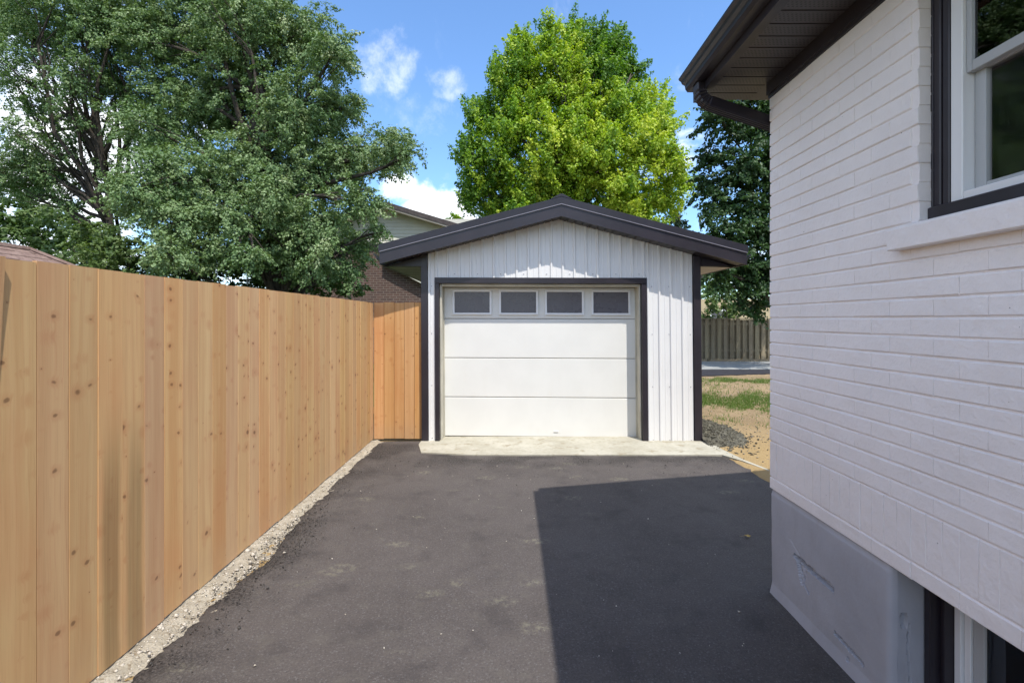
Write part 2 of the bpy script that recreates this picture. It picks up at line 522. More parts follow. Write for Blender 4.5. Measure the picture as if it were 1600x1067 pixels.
M['dark_trim'] = m_paint('dark_aluminium', (0.021, 0.0165, 0.022), 0.38, 0.15, 25, 0.05, 0.05, (0.10, 0.09, 0.09), 0.5)
M['dark_roof'] = m_paint('dark_roof_steel', (0.020, 0.018, 0.024), 0.4, 0.15, 10, 0.05)
M['drip'] = m_paint('drip_edge_metal', (0.20, 0.19, 0.22), 0.3, 0.05)
M['tan_soffit'] = m_paint('tan_soffit', (0.42, 0.37, 0.31), 0.5, 0.05)
M['painted_brick'] = m_brick_white()
M['foundation'] = m_paint('grey_parging', (0.375, 0.375, 0.405), 0.75, 0.07, 38, 0.45, 0.35, (0.27, 0.245, 0.23), 0.25)
M['vinyl'] = m_paint('white_vinyl', (0.76, 0.76, 0.76), 0.35, 0.02, 10, 0.02)
M['grey_vinyl'] = m_paint('grey_vinyl', (0.42, 0.43, 0.43), 0.4, 0.03, 10, 0.02)
M['glass'] = m_glass('window_glass')
M['screen_glass'] = m_glass('screen_glass', (0.68, 0.69, 0.69), 0.04)
M['frosted'] = m_paint('frosted_pane', (0.105, 0.10, 0.112), 0.28, 0.06, 20, 0.03, 0.08, (0.17, 0.165, 0.17), 0.5)
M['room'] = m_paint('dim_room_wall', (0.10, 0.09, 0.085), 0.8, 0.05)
M['curtain'] = m_paint('grey_curtain', (0.55, 0.53, 0.55), 0.9, 0.08)
M['soffit'] = m_soffit()
M['siding'] = m_paint('cream_siding', (0.60, 0.585, 0.50), 0.5, 0.04, 30, 0.05)
M['olive_siding'] = m_paint('olive_siding', (0.20, 0.21, 0.11), 0.55, 0.05, 30, 0.05)
M['tan_wall'] = m_paint('tan_wall', (0.50, 0.39, 0.25), 0.7, 0.08)
M['brown_brick'] = m_brick_far()
M['shingle'] = m_noise2('brown_shingle', (0.19, 0.125, 0.105), (0.27, 0.19, 0.16), 9, 0.9, 0.4, 0.01, extra=(0.14, 0.09, 0.08))
M['dark_shingle'] = m_noise2('dark_shingle', (0.06, 0.05, 0.05), (0.10, 0.085, 0.08), 9, 0.9, 0.4, 0.01)
M['bark'] = m_noise2('grey_bark', (0.085, 0.068, 0.052), (0.15, 0.125, 0.10), 9, 0.95, 0.9, 0.03)
M['dark_bark'] = m_noise2('dark_bark', (0.045, 0.036, 0.03), (0.08, 0.066, 0.052), 9, 0.95, 0.9, 0.03)
M['leaf_grey'] = m_leaf('grey_green_leaf', [(0.0, (0.05, 0.105, 0.034)), (0.4, (0.125, 0.205, 0.075)), (0.75, (0.215, 0.295, 0.13)), (1.0, (0.36, 0.41, 0.24))], 0.24)
M['leaf_shrub'] = m_leaf('shrub_leaf', [(0.0, (0.05, 0.095, 0.028)), (0.5, (0.115, 0.18, 0.055)), (1.0, (0.22, 0.28, 0.11))], 0.32)
M['leaf_gold'] = m_leaf('golden_maple_leaf', [(0.0, (0.05, 0.13, 0.018)), (0.3, (0.13, 0.26, 0.024)), (0.52, (0.30, 0.44, 0.035)), (1.0, (0.57, 0.61, 0.07))], 0.36, tcol=1.2)
M['leaf_dark'] = m_leaf('dark_maple_leaf', [(0.0, (0.018, 0.044, 0.013)), (0.5, (0.036, 0.082, 0.022)), (0.85, (0.065, 0.125, 0.032)), (1.0, (0.12, 0.20, 0.05))], 0.28)
M['needle'] = m_leaf('dark_needles', [(0.0, (0.02, 0.045, 0.02)), (1.0, (0.06, 0.10, 0.04))], 0.15)
M['grass'] = m_leaf('grass_blade', [(0.0, (0.06, 0.12, 0.02)), (0.6, (0.13, 0.21, 0.04)), (1.0, (0.30, 0.29, 0.09))], 0.3)
M['dry_leaf'] = m_paint('dry_leaf', (0.42, 0.27, 0.06), 0.6, 0.2, 80, 0.2)


def m_yard():
    m, t, out = mat('yard_soil')
    p = world_pos(t)
    sp = t.n('ShaderNodeSeparateXYZ', _out=None, ins={0: p})
    n1 = t.noise(p, 1.1, 6, 0.6)
    n2 = t.noise(p, 34, 5, 0.7)
    n3 = t.noise(p, 120, 3, 0.7)
    soil = t.mix(t.smooth(n1, 0.3, 0.7), (0.24, 0.17, 0.10), (0.35, 0.255, 0.15))
    soil = t.mix(t.math('MULTIPLY', t.smooth(n2, 0.46, 0.7), 0.6), soil, (0.55, 0.42, 0.22))
    soil = t.mix(t.math('MULTIPLY', t.smooth(n3, 0.55, 0.75), 0.75), soil, (0.10, 0.07, 0.04))
    near = t.smooth(t.math('ADD', sp.outputs[1], n1), 8.6, 6.4)
    col = t.mix(t.math('MULTIPLY', near, 0.75), soil, (0.45, 0.315, 0.145))
    lawn = t.math('MAXIMUM', t.smooth(sp.outputs[0], 14.0, 22.0), t.smooth(sp.outputs[0], -1.9, -2.4))
    lawn = t.math('MAXIMUM', lawn, t.smooth(sp.outputs[1], 19.0, 24.0))
    col = t.mix(lawn, col, t.mix(n2, (0.05, 0.10, 0.025), (0.10, 0.15, 0.045)))
    finish(t, out, col, 0.95, t.bump(t.math('ADD', n2, n3), 0.8, 0.02), 0.15)
    return m


M['yard'] = m_yard()


# ------------------------------------------------------------------ ground
def vnoise(x, y, s=0):
    return (math.sin(x * 3.1 + s) * math.cos(y * 2.3 - s * 1.7) + 0.6 * math.sin(x * 7.9 - y * 5.3 + s * 2.1) + 0.4 * math.sin(x * 17.3 + y * 13.1 + s) + 0.3 * math.sin(y * 29.0 - x * 23.0 + 3 * s)) / 2.3


g = MB()
g.add([(-600, -200, -0.012), (600, -200, -0.012), (600, 900, -0.012), (-600, 900, -0.012)], [(0, 1, 2, 3)])
structure(g.build('ground', M['yard']))

# near yard at the right with real relief
nx, ny = 70, 120
vs, fs = [], []
for j in range(ny + 1):
    for i in range(nx + 1):
        x = 2.45 + 6.5 * i / nx; y = 4.7 + 10.2 * j / ny
        z = 0.006 + 0.014 * vnoise(x * 1.3, y * 1.3, 2) + 0.008 * vnoise(x * 6, y * 6, 4)
        if i in (0, nx) or j in (0, ny): z = -0.03
        vs.append((x, y, z))
for j in range(ny):
    for i in range(nx):
        a = j * (nx + 1) + i
        fs.append((a, a + 1, a + nx + 2, a + nx + 1))
structure(MB().add(vs, fs).build('yard', M['yard'], smooth=True))

# driveway: slab with ragged left edge
left_edge = [(-1.75, -3.0), (-1.69, 1.2), (-1.69, 2.18), (-1.706, 2.437), (-1.677, 2.64), (-1.688, 3.02), (-1.623, 3.25), (-1.69, 3.80), (-1.767, 4.86), (-1.80, 6.39), (-1.80, 6.53)]


def interp_edge(y):
    for (xa, ya), (xb, yb) in zip(left_edge, left_edge[1:]):
        if ya <= y <= yb:
            return xa + (xb - xa) * (y - ya) / (yb - ya)
    return left_edge[-1][0]


def right_edge(y):
    if y < 5.10: return 2.72
    if y < 5.88: return 2.72 - (y - 5.10) * 0.30
    return 2.47


NX = 26
ys = [-3 + 0.02 * k for k in range(int((6.53 + 3) / 0.02) + 1)] 
ys = [y for y in ys if y > 1.6] 
ys = [-3.0, -1.0, 0.5] + ys
vs, fs = [], []
for y in ys:
    xl = interp_edge(y) + 0.022 * vnoise(y * 3, y * 1.7, 1) + 0.014 * vnoise(y * 11, y * 9, 5) + 0.008 * vnoise(y * 31, y * 27, 2)
    xr = right_edge(y) + 0.01 * vnoise(y * 5, y, 8)
    row = [(xl - 0.004, y, -0.02)] + [(xl + (xr - xl) * i / NX, y, 0.005 * vnoise((xl + (xr - xl) * i / NX) * 0.7, y * 0.7, 3) - (0.006 if i in (0, NX) else 0)) for i in range(NX + 1)] + [(xr + 0.004, y, -0.02)]
    vs += row
W = NX + 3
for j in range(len(ys) - 1):
    for i in range(W - 1):
        a = j * W + i
        fs.append((a, a + 1, a + W + 1, a + W))
structure(MB().add(vs, fs).build('driveway', M['asphalt'], smooth=True))

# rubble strip under the left fence
vs, fs = [], []
ys2 = [-3 + 0.03 * k for k in range(int(9.56 / 0.03))]
for y in ys2:
    for i in range(9):
        x = -1.95 + 0.36 * i / 8
        z = 0.002 + 0.012 * vnoise(x * 9, y * 4, 6) + 0.010 * vnoise(x * 21, y * 19, 9) + (0.012 if i < 5 else 0.004 * (8 - i) - 0.02)
        vs.append((x, y, z))
for j in range(len(ys2) - 1):
    for i in range(8):
        a = j * 9 + i
        fs.append((a, a + 1, a + 10, a + 9))
structure(MB().add(vs, fs).build('rubble_strip', M['rubble'], smooth=True))


def rocks(name, m, spots, parent=None):
    """many small stones joined into one mesh"""
    base = np.array([(1, 0, 0), (-1, 0, 0), (0, 1, 0), (0, -1, 0), (0, 0, 1), (0, 0, -1)], float)
    tri = np.array([(0, 2, 4), (2, 1, 4), (1, 3, 4), (3, 0, 4), (2, 0, 5), (1, 2, 5), (3, 1, 5), (0, 3, 5)])
    V, T = [], []
    for k, (x, y, z, s) in enumerate(spots):
        b = base * (s * RNG.uniform(0.55, 1.25, (6, 1))) * np.array([1, 1, 0.62])
        b = b + RNG.normal(0, s * 0.18, (6, 3))
        a = RNG.uniform(0, 6.28)
        R = np.array([[math.cos(a), -math.sin(a), 0], [math.sin(a), math.cos(a), 0], [0, 0, 1]])
        V.append(b @ R.T + np.array([x, y, z])); T.append(tri + 6 * k)
    V = np.concatenate(V); T = np.concatenate(T)
    return stuff(fast_mesh(name, V, T, m, parent))


def fast_mesh(name, V, T, m, parent=None, tint=None):
    me = bpy.data.meshes.new(name)
    nv, nf, k = len(V), len(T), T.shape[1]
    me.vertices.add(nv); me.vertices.foreach_set('co', V.astype(np.float32).ravel())
    me.loops.add(nf * k); me.loops.foreach_set('vertex_index', T.astype(np.int32).ravel())
    me.polygons.add(nf)
    me.polygons.foreach_set('loop_start', (np.arange(nf) * k).astype(np.int32))
    me.update(calc_edges=True)
    if tint is not None:
        at_ = me.attributes.new('tint', 'FLOAT_COLOR', 'POINT')
        at_.data.foreach_set('color', tint.astype(np.float32).ravel())
    me.validate()
    me.materials.append(m)
    o = bpy.data.objects.new(name, me)
    COL.objects.link(o)
    if parent: attach(o, parent)
    return o


sp_ = []
for _ in range(1100):
    y = RNG.uniform(1.7, 6.5); e = interp_edge(y)
    x = RNG.uniform(-1.83, e + 0.015)
    sp_.append((x, y, 0.012 + RNG.uniform(-0.004, 0.010), abs(RNG.normal(0.003, 0.0035)) + 0.002))
for _ in range(34):
    y = RNG.uniform(1.9, 4.2); sp_.append((RNG.uniform(-1.83, interp_edge(y)), y, 0.016, RNG.uniform(0.011, 0.02)))
rocks('strip_stones', M['stone'], sp_)
sp_ = []
for _ in range(2600):
    if RNG.random() < 0.6:
        y = RNG.normal(3.5, 0.45); e = interp_edge(min(max(y, 1.5), 6.4)); x = e + RNG.normal(0.03, 0.09)
        if x < -1.83: continue
    elif RNG.random() < 0.6:
        y = RNG.uniform(1.8, 6.4); x = interp_edge(y) + abs(RNG.normal(0, 0.16))
    else:
        x = RNG.uniform(-1.5, 2.3); y = 5.72 - abs(RNG.normal(0, 0.35))
    sp_.append((x, y, 0.004 + RNG.uniform(0, 0.006), abs(RNG.normal(0.0026, 0.002)) + 0.0015))
rocks('asphalt_crumbs', M['crumb'], sp_)
sp_ = [((443 - 800) * 3.37 / F, 3.37, 0.012, 0.014)]
for _ in range(70):
    y = RNG.uniform(1.9, 5.6); sp_.append((RNG.uniform(-1.5, 1.4), y, 0.006, abs(RNG.normal(0.003, 0.002)) + 0.0015))
rocks('pale_chips', M['stone'], sp_)

# concrete apron and the narrow concrete kerb running on beside the asphalt
ap = MB()
ap_pts = []
for k in range(40):
    x = -1.09 + 3.56 * k / 39
    ap_pts.append((x, 5.93 - 0.11 * min(1, (x + 1.09) / 0.6) + 0.012 * vnoise(x * 4, x * 3, 2) + 0.006 * vnoise(x * 15, x * 11, 3)))
ap_pts += [(2.60, 5.55), (2.735, 5.08), (2.765, 5.09), (2.635, 5.60), (2.58, 6.05), (2.56, 6.52), (2.56, 6.95), (-1.19, 6.95), (-1.19, 6.3)]
ap.prism(ap_pts, 2, -0.06, 0.014)
structure(ap.build('concrete_apron', M['concrete']))

# ------------------------------------------------------------------ cedar fence on the left
FX = -1.843
BW = 0.1405
board_meshes = []
for k in range(5):
    bm_ = MB()
    wv = 0.0697
    c = 0.0015
    h = 1.824 + (0, 0.002, -0.002, 0.001, -0.001)[k]
    prof = [(-wv + c, -0.009), (wv - c, -0.009), (wv, -0.005), (wv, 0.009), (-wv, 0.009), (-wv, -0.005)]
    bm_.prism(prof, 2, 0.022 + 0.004 * (k % 3), h)
    board_meshes.append(bm_.mesh('board', M['cedar']))
stain_mesh = board_meshes[0].copy(); stain_mesh.materials[0] = M['cedar_stain']

fence = thing('wooden_fence', 'tall new cedar board fence running along the left of the driveway', 'fence', (FX, 1.0, 0))
y = 6.545 - BW / 2
idx = 0
ys_b = []
while y > -1.6:
    ys_b.append(y); y -= BW
for k, y in enumerate(ys_b):
    px_c = 800 + F * FX / y
    if px_c < 18 and px_c > -70:
        # the board whose top has warped forward
        wb = MB()
        n = 14
        for j in range(n):
            z0, z1 = 0.025 + 1.8 * j / n, 0.025 + 1.8 * (j + 1) / n
            def off(z): return 0.026 * max(0, (z - 1.25) / 0.57) ** 1.3
            wv = 0.0685
            wb.add([(-wv, -0.009 - off(z0), z0), (wv, -0.009 - off(z0), z0), (wv, 0.009 - off(z0), z0), (-wv, 0.009 - off(z0), z0),
                    (-wv, -0.009 - off(z1), z1), (wv, -0.009 - off(z1), z1), (wv, 0.009 - off(z1), z1), (-wv, 0.009 - off(z1), z1)],
                   [(0, 1, 5, 4), (1, 2, 6, 5), (2, 3, 7, 6), (3, 0, 4, 7)] + ([(4, 5, 6, 7)] if j == n - 1 else []))
        o = inst(wb.mesh('board', M['cedar']), 'board', fence, (FX, y, 0), (0, 0, math.radians(90)))
        o['label'] = 'board with its top warped forward'
        continue
    stained = 160 < px_c < 222
    me = stain_mesh if stained else board_meshes[random.randrange(5)]
    o = inst(me, 'board', fence, (FX + random.uniform(-0.0012, 0.0012), y + random.uniform(-0.001, 0.001), random.uniform(-0.002, 0.002)),
             (0, random.uniform(-0.0012, 0.0012), math.radians(90) + random.uniform(-0.005, 0.005)))
    if stained: o['label'] = 'board with a dark water stain running down'
for z in (0.35, 1.0, 1.62):
    MB().box(FX - 0.05, FX - 0.012, -1.7, 6.5, z, z + 0.09).build('rail', M['cedar'], fence)
for yy in (-1.5, 0.9, 3.3, 5.7):
    MB().box(FX - 0.14, FX - 0.052, yy, yy + 0.089, -0.05, 1.8).build('post', M['cedar'], fence)

ret = thing('wooden_fence', 'short orange cedar fence section between the long fence and the garage', 'fence', (-1.5, 6.56, 0))
omeshes = []
for k in range(3):
    me = board_meshes[k].copy(); me.materials[0] = M['cedar_orange']; omeshes.append(me)
for k in range(5):
    x = FX + 0.012 + 0.0685 + k * 0.1345
    sc = 0.94 if k < 4 else 0.74
    inst(omeshes[k % 3], 'board', ret, (x - (0.014 if k == 4 else 0), 6.56 + random.uniform(-0.003, 0.003), 0.004 * (k % 2)), (0, 0, random.uniform(-0.02, 0.02)), (sc, 1, 1.0))
for z in (0.35, 1.5):
    MB().box(FX, -1.195, 6.572, 6.61, z, z + 0.09).build('rail', M['cedar_orange'], ret)

# ------------------------------------------------------------------ detached garage
GY = 6.5


def lean(x, y, z):
    return (x - 0.0125 * (z - 1.5) * (0.35 + 0.3 * max(-0.3, min(1.6, (x + 1.2) / 2.0))), y, z - 0.009 * (x + 1.18) * max(0.0, 1 - z / 2.6))


gar = thing('detached_garage', 'small white steel sided garage with dark trim at the end of the driveway', 'garage', (0.65, 6.5, 0))
RX, RZ, SL = 0.62, 2.916, 0.262        # ridge position and soffit line


def gz(x): return RZ - SL * abs(x - RX)


# ribbed siding in single strips
PITCH = 0.1515
x0 = -1.105
sheet = 0
k = 0
def strip(xa, xb, zb):
    prof = [(xa, -0.0), (xa + 0.010, -0.019), (xa + 0.029, -0.019), (xa + 0.039, 0.0), (xa + 0.085, 0.0), (xa + 0.092, -0.004), (xa + 0.099, 0.0), (xb, 0.0)]
    prof = [p for p in prof if p[0] <= xb + 1e-6]
    if prof[-1][0] < xb: prof.append((xb, 0.0))
    b = MB(lean)
    for (xa_, ya_), (xb_, yb_) in zip(prof, prof[1:]):
        zt0, zt1 = gz(xa_) + 0.01, gz(xb_) + 0.01
        b.add([(xa_, GY + ya_, zb), (xb_, GY + yb_, zb), (xb_, GY + yb_, zt1), (xa_, GY + ya_, zt0)], [(0, 1, 2, 3)])
    return b.build('siding_panel', M['white_metal'], gar)


DX0, DX1, DZ = -1.012, 1.768, 2.152     # outside of the door trim
strip(-1.105, DX0, 0.0)
xx = DX0
edges = []
while xx < DX1 - 0.02:
    edges.append((xx, min(xx + PITCH, DX1))); xx += PITCH
for a, b in edges: strip(a, b, DZ)
xx = DX1
while xx < 2.385 - 0.02:
    strip(xx, min(xx + PITCH, 2.385), 0.0); xx += PITCH
# screws
sc_ = MB(lean)
def screw(x, z):
    sc_.add([(x + 0.006 * math.cos(a * 1.047), GY - 0.004, z + 0.006 * math.sin(a * 1.047)) for a in range(6)] + [(x, GY - 0.009, z)], [(a, (a + 1) % 6, 6) for a in range(6)])
for z in (0.05, 0.74, 1.42, 2.04):
    for x in (1.84, 2.06, 2.34): screw(x, z)
    screw(-1.055, z)
for x in [DX0 + PITCH * q + 0.11 for q in range(1, 18, 2)]:
    screw(x, 2.20)
stuff(sc_.build('screws', M['drip'], gar))
# corner trims
for xa, xb in ((-1.19, -1.103), (2.383, 2.478)):
    MB(lean).box(xa, xb, GY - 0.028, GY + 0.05, 0.0, gz((xa + xb) / 2) - 0.002).build('corner_trim', M['dark_trim'], gar, 0.003)
# door trim (three boards)
MB(lean).box(DX0, DX0 + 0.058, GY - 0.030, GY + 0.22, 0.0, DZ - 0.077).build('door_trim', M['dark_trim'], gar, 0.003)
MB(lean).box(DX1 - 0.067, DX1, GY - 0.030, GY + 0.22, 0.0, DZ - 0.077).build('door_trim', M['dark_trim'], gar, 0.003)
MB(lean).box(DX0, DX1, GY - 0.032, GY + 0.22, DZ - 0.075, DZ).build('door_trim', M['dark_trim'], gar, 0.003)
# old wooden jambs and stop inside the opening
MB(lean).box(DX0 + 0.060, DX0 + 0.086, GY + 0.03, GY + 0.222, 0.012, DZ - 0.078).build('jamb', M['jamb'], gar, 0.004)
MB(lean).box(DX1 - 0.087, DX1 - 0.069, GY + 0.03, GY + 0.222, 0.012, DZ - 0.078).build('jamb', M['jamb'], gar, 0.004)
MB(lean).box(DX0 + 0.088, DX1 - 0.089, GY + 0.03, GY + 0.222, DZ - 0.110, DZ - 0.077).build('jamb', M['jamb'], gar, 0.004)
MB(lean).box(DX0 + 0.088, DX0 + 0.096, GY + 0.19, GY + 0.225, 0.012, DZ - 0.112).build('stop', M['jamb'], gar, 0.002)
MB(lean).box(DX1 - 0.097, DX1 - 0.089, GY + 0.19, GY + 0.225, 0.012, DZ - 0.112).build('stop', M['jamb'], gar, 0.002)
# sectional door
DY = GY + 0.228
px0, px1 = DX0 + 0.088, DX1 - 0.089
zs = [0.022, 0.555, 1.085, 1.618, 2.045]
for i in range(4):
    b = MB(lean)
    za, zb = zs[i], zs[i + 1] - 0.005
    b.prism([(DY + 0.012, za), (DY, za + 0.010), (DY, zb - 0.006), (DY + 0.012, zb), (DY + 0.045, zb), (DY + 0.045, za)], 0, px0, px1)
    pn = b.build('door_panel', M['door_white'], gar)
    if i == 0:
        MB(lean).box(px0, px1, DY + 0.004, DY + 0.04, 0.012, 0.0215).build('bottom_seal', M['dark_trim'], pn)
        MB(lean).box(0.56, 0.62, DY - 0.012, DY + 0.001, 0.09, 0.105).build('handle', M['door_white'], pn, 0.003)
    if i == 3:
        pn['label'] = 'top door panel with four windows'
        for pc in (738, 810.5, 882, 954.5):
            cx = (pc - 800) * DY / F
            hw, hh = 0.238, 0.142
            zc = 1.838
            fr = MB(lean)
            ft = 0.026
            fr.box(cx - hw - ft, cx + hw + ft, DY - 0.026, DY - 0.001, zc + hh, zc + hh + ft)
            fr.box(cx - hw - ft, cx + hw + ft, DY - 0.026, DY - 0.001, zc - hh - ft, zc - hh)
            fr.box(cx - hw - ft, cx - hw, DY - 0.0255, DY - 0.001, zc - hh, zc + hh)
            fr.box(cx + hw, cx + hw + ft, DY - 0.0255, DY - 0.001, zc - hh, zc + hh)
            fr.build('window_frame', M['vinyl'], pn, 0.002)
            MB(lean).box(cx - hw + 0.001, cx + hw - 0.001, DY - 0.006, DY - 0.001, zc - hh + 0.001, zc + hh - 0.001).build('pane', M['frosted'], pn)
# walls behind
wl = MB(lean)
wl.box(-1.18, DX0 + 0.002, GY + 0.052, GY + 0.18, -0.05, 2.40)
wl.box(DX1 - 0.002, 2.47, GY + 0.052, GY + 0.18, -0.05, 2.40)
wl.prism([(-1.15, 2.16), (2.44, 2.16), (2.44, 2.42), (RX, 2.88), (-1.15, 2.42)], 1, GY + 0.05, GY + 0.18)
wl.box(-1.18, -1.08, GY + 0.182, 12.4, -0.05, 2.42)
wl.box(2.37, 2.47, GY + 0.182, 12.4, -0.05, 2.42)
wl.box(-1.18, 2.47, 12.402, 12.5, -0.05, 2.42)
wl.build('wall', M['white_metal'], gar)
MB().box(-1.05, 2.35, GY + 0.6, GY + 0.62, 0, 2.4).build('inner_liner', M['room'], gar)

# roof: everything follows the two slopes
RY0, RY1 = GY - 0.288, 12.85
EL_, ER_ = -1.665, 2.952
def slope_strip(name, m, ya, yb, dz0, dz1, xl=EL_, xr=ER_, parent=gar):
    b = MB()
    def zc(x): return RZ - SL * abs(x - RX)
    b.prism([(xl, zc(xl) + dz0), (RX, zc(RX) + dz0), (xr, zc(xr) + dz0), (xr, zc(xr) + dz1), (RX, zc(RX) + dz1), (xl, zc(xl) + dz1)], 1, ya, yb)
    return b.build(name, m, parent)


FD = RZ - 2.90
fa = slope_strip('fascia', M['dark_trim'], RY0, RY0 + 0.025, -0.016, 0.128)
slope_strip('drip_edge', M['drip'], RY0 - 0.016, RY0 + 0.024, 0.1295, 0.1385)
slope_strip('rake_trim', M['dark_roof'], RY0 - 0.008, RY0 + 0.05, 0.140, 0.228, EL_ - 0.012, ER_ + 0.012)
slope_strip('roof', M['dark_roof'], RY0 + 0.052, RY1, 0.140, 0.20, EL_ - 0.03, ER_ + 0.03)
rc = MB()
rc.prism([(RX - 0.13, RZ + 0.228 - SL * 0.13), (RX, RZ + 0.232), (RX + 0.13, RZ + 0.228 - SL * 0.13), (RX + 0.13, RZ + 0.236 - SL * 0.13), (RX + 0.02, RZ + 0.262), (RX - 0.02, RZ + 0.262), (RX - 0.13, RZ + 0.236 - SL * 0.13)], 1, RY0 - 0.012, RY1)
rc.build('ridge_cap', M['dark_roof'], gar)
# ribbed soffit under the front overhang: single panels across the slope
def sof(xa, xb):
    b = MB()
    m_ = min(abs(xa), abs(xb))
    za, zb = RZ - SL * abs(xa - RX), RZ - SL * abs(xb - RX)
    b.add([(xa, RY0 + 0.026, za - 0.004), (xb - 0.012, RY0 + 0.026, zb - 0.004), (xb - 0.012, GY + 0.05, zb - 0.004), (xa, GY + 0.05, za - 0.004),
           (xa, RY0 + 0.026, za + 0.006), (xb - 0.012, RY0 + 0.026, zb + 0.006), (xb - 0.012, GY + 0.05, zb + 0.006), (xa, GY + 0.05, za + 0.006)],
          [(0, 1, 2, 3), (4, 7, 6, 5), (0, 4, 5, 1), (1, 5, 6, 2), (2, 6, 7, 3), (3, 7, 4, 0)])
    return b.build('soffit_panel', M['dark_trim'], gar)
nP = 24
for i in range(nP):
    sof(EL_ + (RX - EL_) * i / nP, EL_ + (RX - EL_) * (i + 1) / nP)
    sof(RX + (ER_ - RX) * i / nP, RX + (ER_ - RX) * (i + 1) / nP)
slope_strip('soffit_backing', M['dark_trim'], RY0 + 0.026, GY + 0.05, 0.010, 0.05)
# boxed side eaves with tan undersides
for s, xe, xw in ((1, ER_, 2.478), (-1, EL_, -1.19)):
    zl = 2.30
    MB().prism([(xw, zl), (xe - s * 0.02, zl), (xe - s * 0.02, gz(xe) - 0.02), (xw, gz(xw) - 0.01)], 1, GY - 0.02, GY + 0.02).build('box_end', M['dark_trim'], gar)
    n = 16
    for q in range(n):
        ya = GY + 0.022 + 6.3 * q / n
        MB().box(xw, xe - s * 0.022, ya, ya + 6.3 / n - 0.012, zl - 0.004, zl + 0.004).build('eave_panel', M['tan_soffit' if s > 0 else 'dark_trim'], gar)
    MB().box(xw, xe - s * 0.022, GY + 0.03, RY1, zl + 0.005, zl + 0.02).build('eave_backing', M['tan_soffit' if s > 0 else 'dark_trim'], gar)
    MB().box(xe - s * 0.02, xe, RY0 + 0.027, RY1, zl - 0.01, gz(xe) + 0.139).build('eave_fascia', M['dark_trim'], gar)
    zt = gz(xe) + 0.135
    gp = [(xe, zt), (xe, zt - 0.085), (xe + s * 0.065, zt - 0.085), (xe + s * 0.085, zt - 0.05), (xe + s * 0.115, zt - 0.012), (xe + s * 0.118, zt), (xe + s * 0.108, zt),
          (xe + s * 0.078, zt - 0.05), (xe + s * 0.06, zt - 0.077), (xe + s * 0.008, zt - 0.077), (xe + s * 0.008, zt)]
    MB().prism(gp, 1, GY - 0.16, RY1).build('gutter', M['dark_trim'], gar)

# ------------------------------------------------------------------ white brick house on the right
HX, HY = 1.523, 2.92
ZB, ZT = 0.608, 2.908
house = thing('brick_house', 'white painted brick house with dark eaves on the right of the driveway', 'house', (HX, HY, 0))
WY0, WY1, WZ0, WZ1 = 0.90, 1.860, 1.958, 2.86      # upper window opening
BY0, BY1, BZ0, BZ1 = 0.75, 2.00, 0.04, ZB          # basement window opening
MX = HX + 0.0065                                    # face of the mortar
wb = MB()
T = 0.22
wb.box(MX, MX + T, WY1, HY - 0.003, ZB + 0.004, ZT)
wb.box(MX, MX + T, WY0, WY1, ZB + 0.004, WZ0)
wb.box(MX, MX + T, WY0, WY1, WZ1, ZT)
wb.box(MX, MX + T, -3.0, WY0, ZB + 0.004, ZT)
wb.box(MX + T, 9.0, HY - T, HY - 0.003, 0.0, ZT)
wb.box(9.0, 9.2, -3.0, HY, 0.0, ZT)
wb.box(MX + T, 9.0, -3.0, -2.8, 0.0, ZT)
wb.prism([(MX + T, ZT), (9.0, ZT), (9.0, 3.0), (5.3, 4.55), (MX + T, 3.1)], 1, HY - T, HY - 0.003)
wb.build('wall', M['painted_brick'], house)


def brick_mesh(L, H, D=0.09, seed=0):
    """front face looks to -x; length along y, height z; origin at the centre of the front"""
    rr = random.Random(seed)
    c = 0.0042
    j = lambda a: rr.uniform(-a, a)
    front = [(j(.0008), sy * (L / 2 - 0.0018) + j(.0007), sz * (H / 2 - c) + j(.001)) for sy, sz in ((-1, -1), (1, -1), (1, 1), (-1, 1))]
    mid = [(0.004, sy * L / 2 + j(.001), sz * H / 2 + j(.0012)) for sy, sz in ((-1, -1), (1, -1), (1, 1), (-1, 1))]
    back = [(D, p[1], p[2]) for p in mid]
    fs_ = [(0, 1, 2, 3)] + [(i, i + 4, (i + 1) % 4 + 4, (i + 1) % 4) for i in range(4)] + [(i + 4, i + 8, (i + 1) % 4 + 8, (i + 1) % 4 + 4) for i in range(4)] + [(8, 11, 10, 9)]
    return MB().add(front + mid + back, fs_).mesh('brick', M['painted_brick'])


BL, CH, BH = 0.2, 0.0722, 0.0655
full = [brick_mesh(BL + 0.0066, BH, seed=s) for s in range(8)]
sold = [brick_mesh(0.0692, 0.203, seed=20 + s) for s in range(4)]
cut_cache = {}
def put_brick(yc, zc, L, me=None):
    if me is None:
        key = round(L, 3)
        if abs(L - BL) < 0.002: me = full[random.randrange(8)]
        else:
            if key not in cut_cache: cut_cache[key] = brick_mesh(L + 0.0066, BH, seed=int(L * 1000))
            me = cut_cache[key]
    return inst(me, 'brick', house, (HX + random.uniform(-0.0012, 0.0012), yc, zc), (0, random.uniform(-.006, .006), random.uniform(-.004, .004)))


far_bricks = MB()
LIM = 1.30
def course(z, shift, stretch=True):
    y = HY
    first = BL if not shift else 0.0965
    n = 0
    while y > LIM:
        L = first if n == 0 else BL
        a, b = y - L, y
        segs = [(a, b)]
        if z + BH / 2 > WZ0 + 0.005 and z - BH / 2 < WZ1 - 0.005:
            if a < WY1: segs = [(WY1, b)] if b - WY1 > 0.03 else []
        for (p, q) in segs:
            put_brick((p + q) / 2, z, q - p)
        y -= L + 0.0065; n += 1
    # the rest of the course, outside the picture
    while y > -2.9:
        a, b = y - BL, y
        if not (z + BH / 2 > WZ0 and z - BH / 2 < WZ1 and b > WY0 and a < WY1):
            far_bricks.box(HX, MX + 0.01, a, b, z - BH / 2, z + BH / 2)
        y -= BL + 0.0065


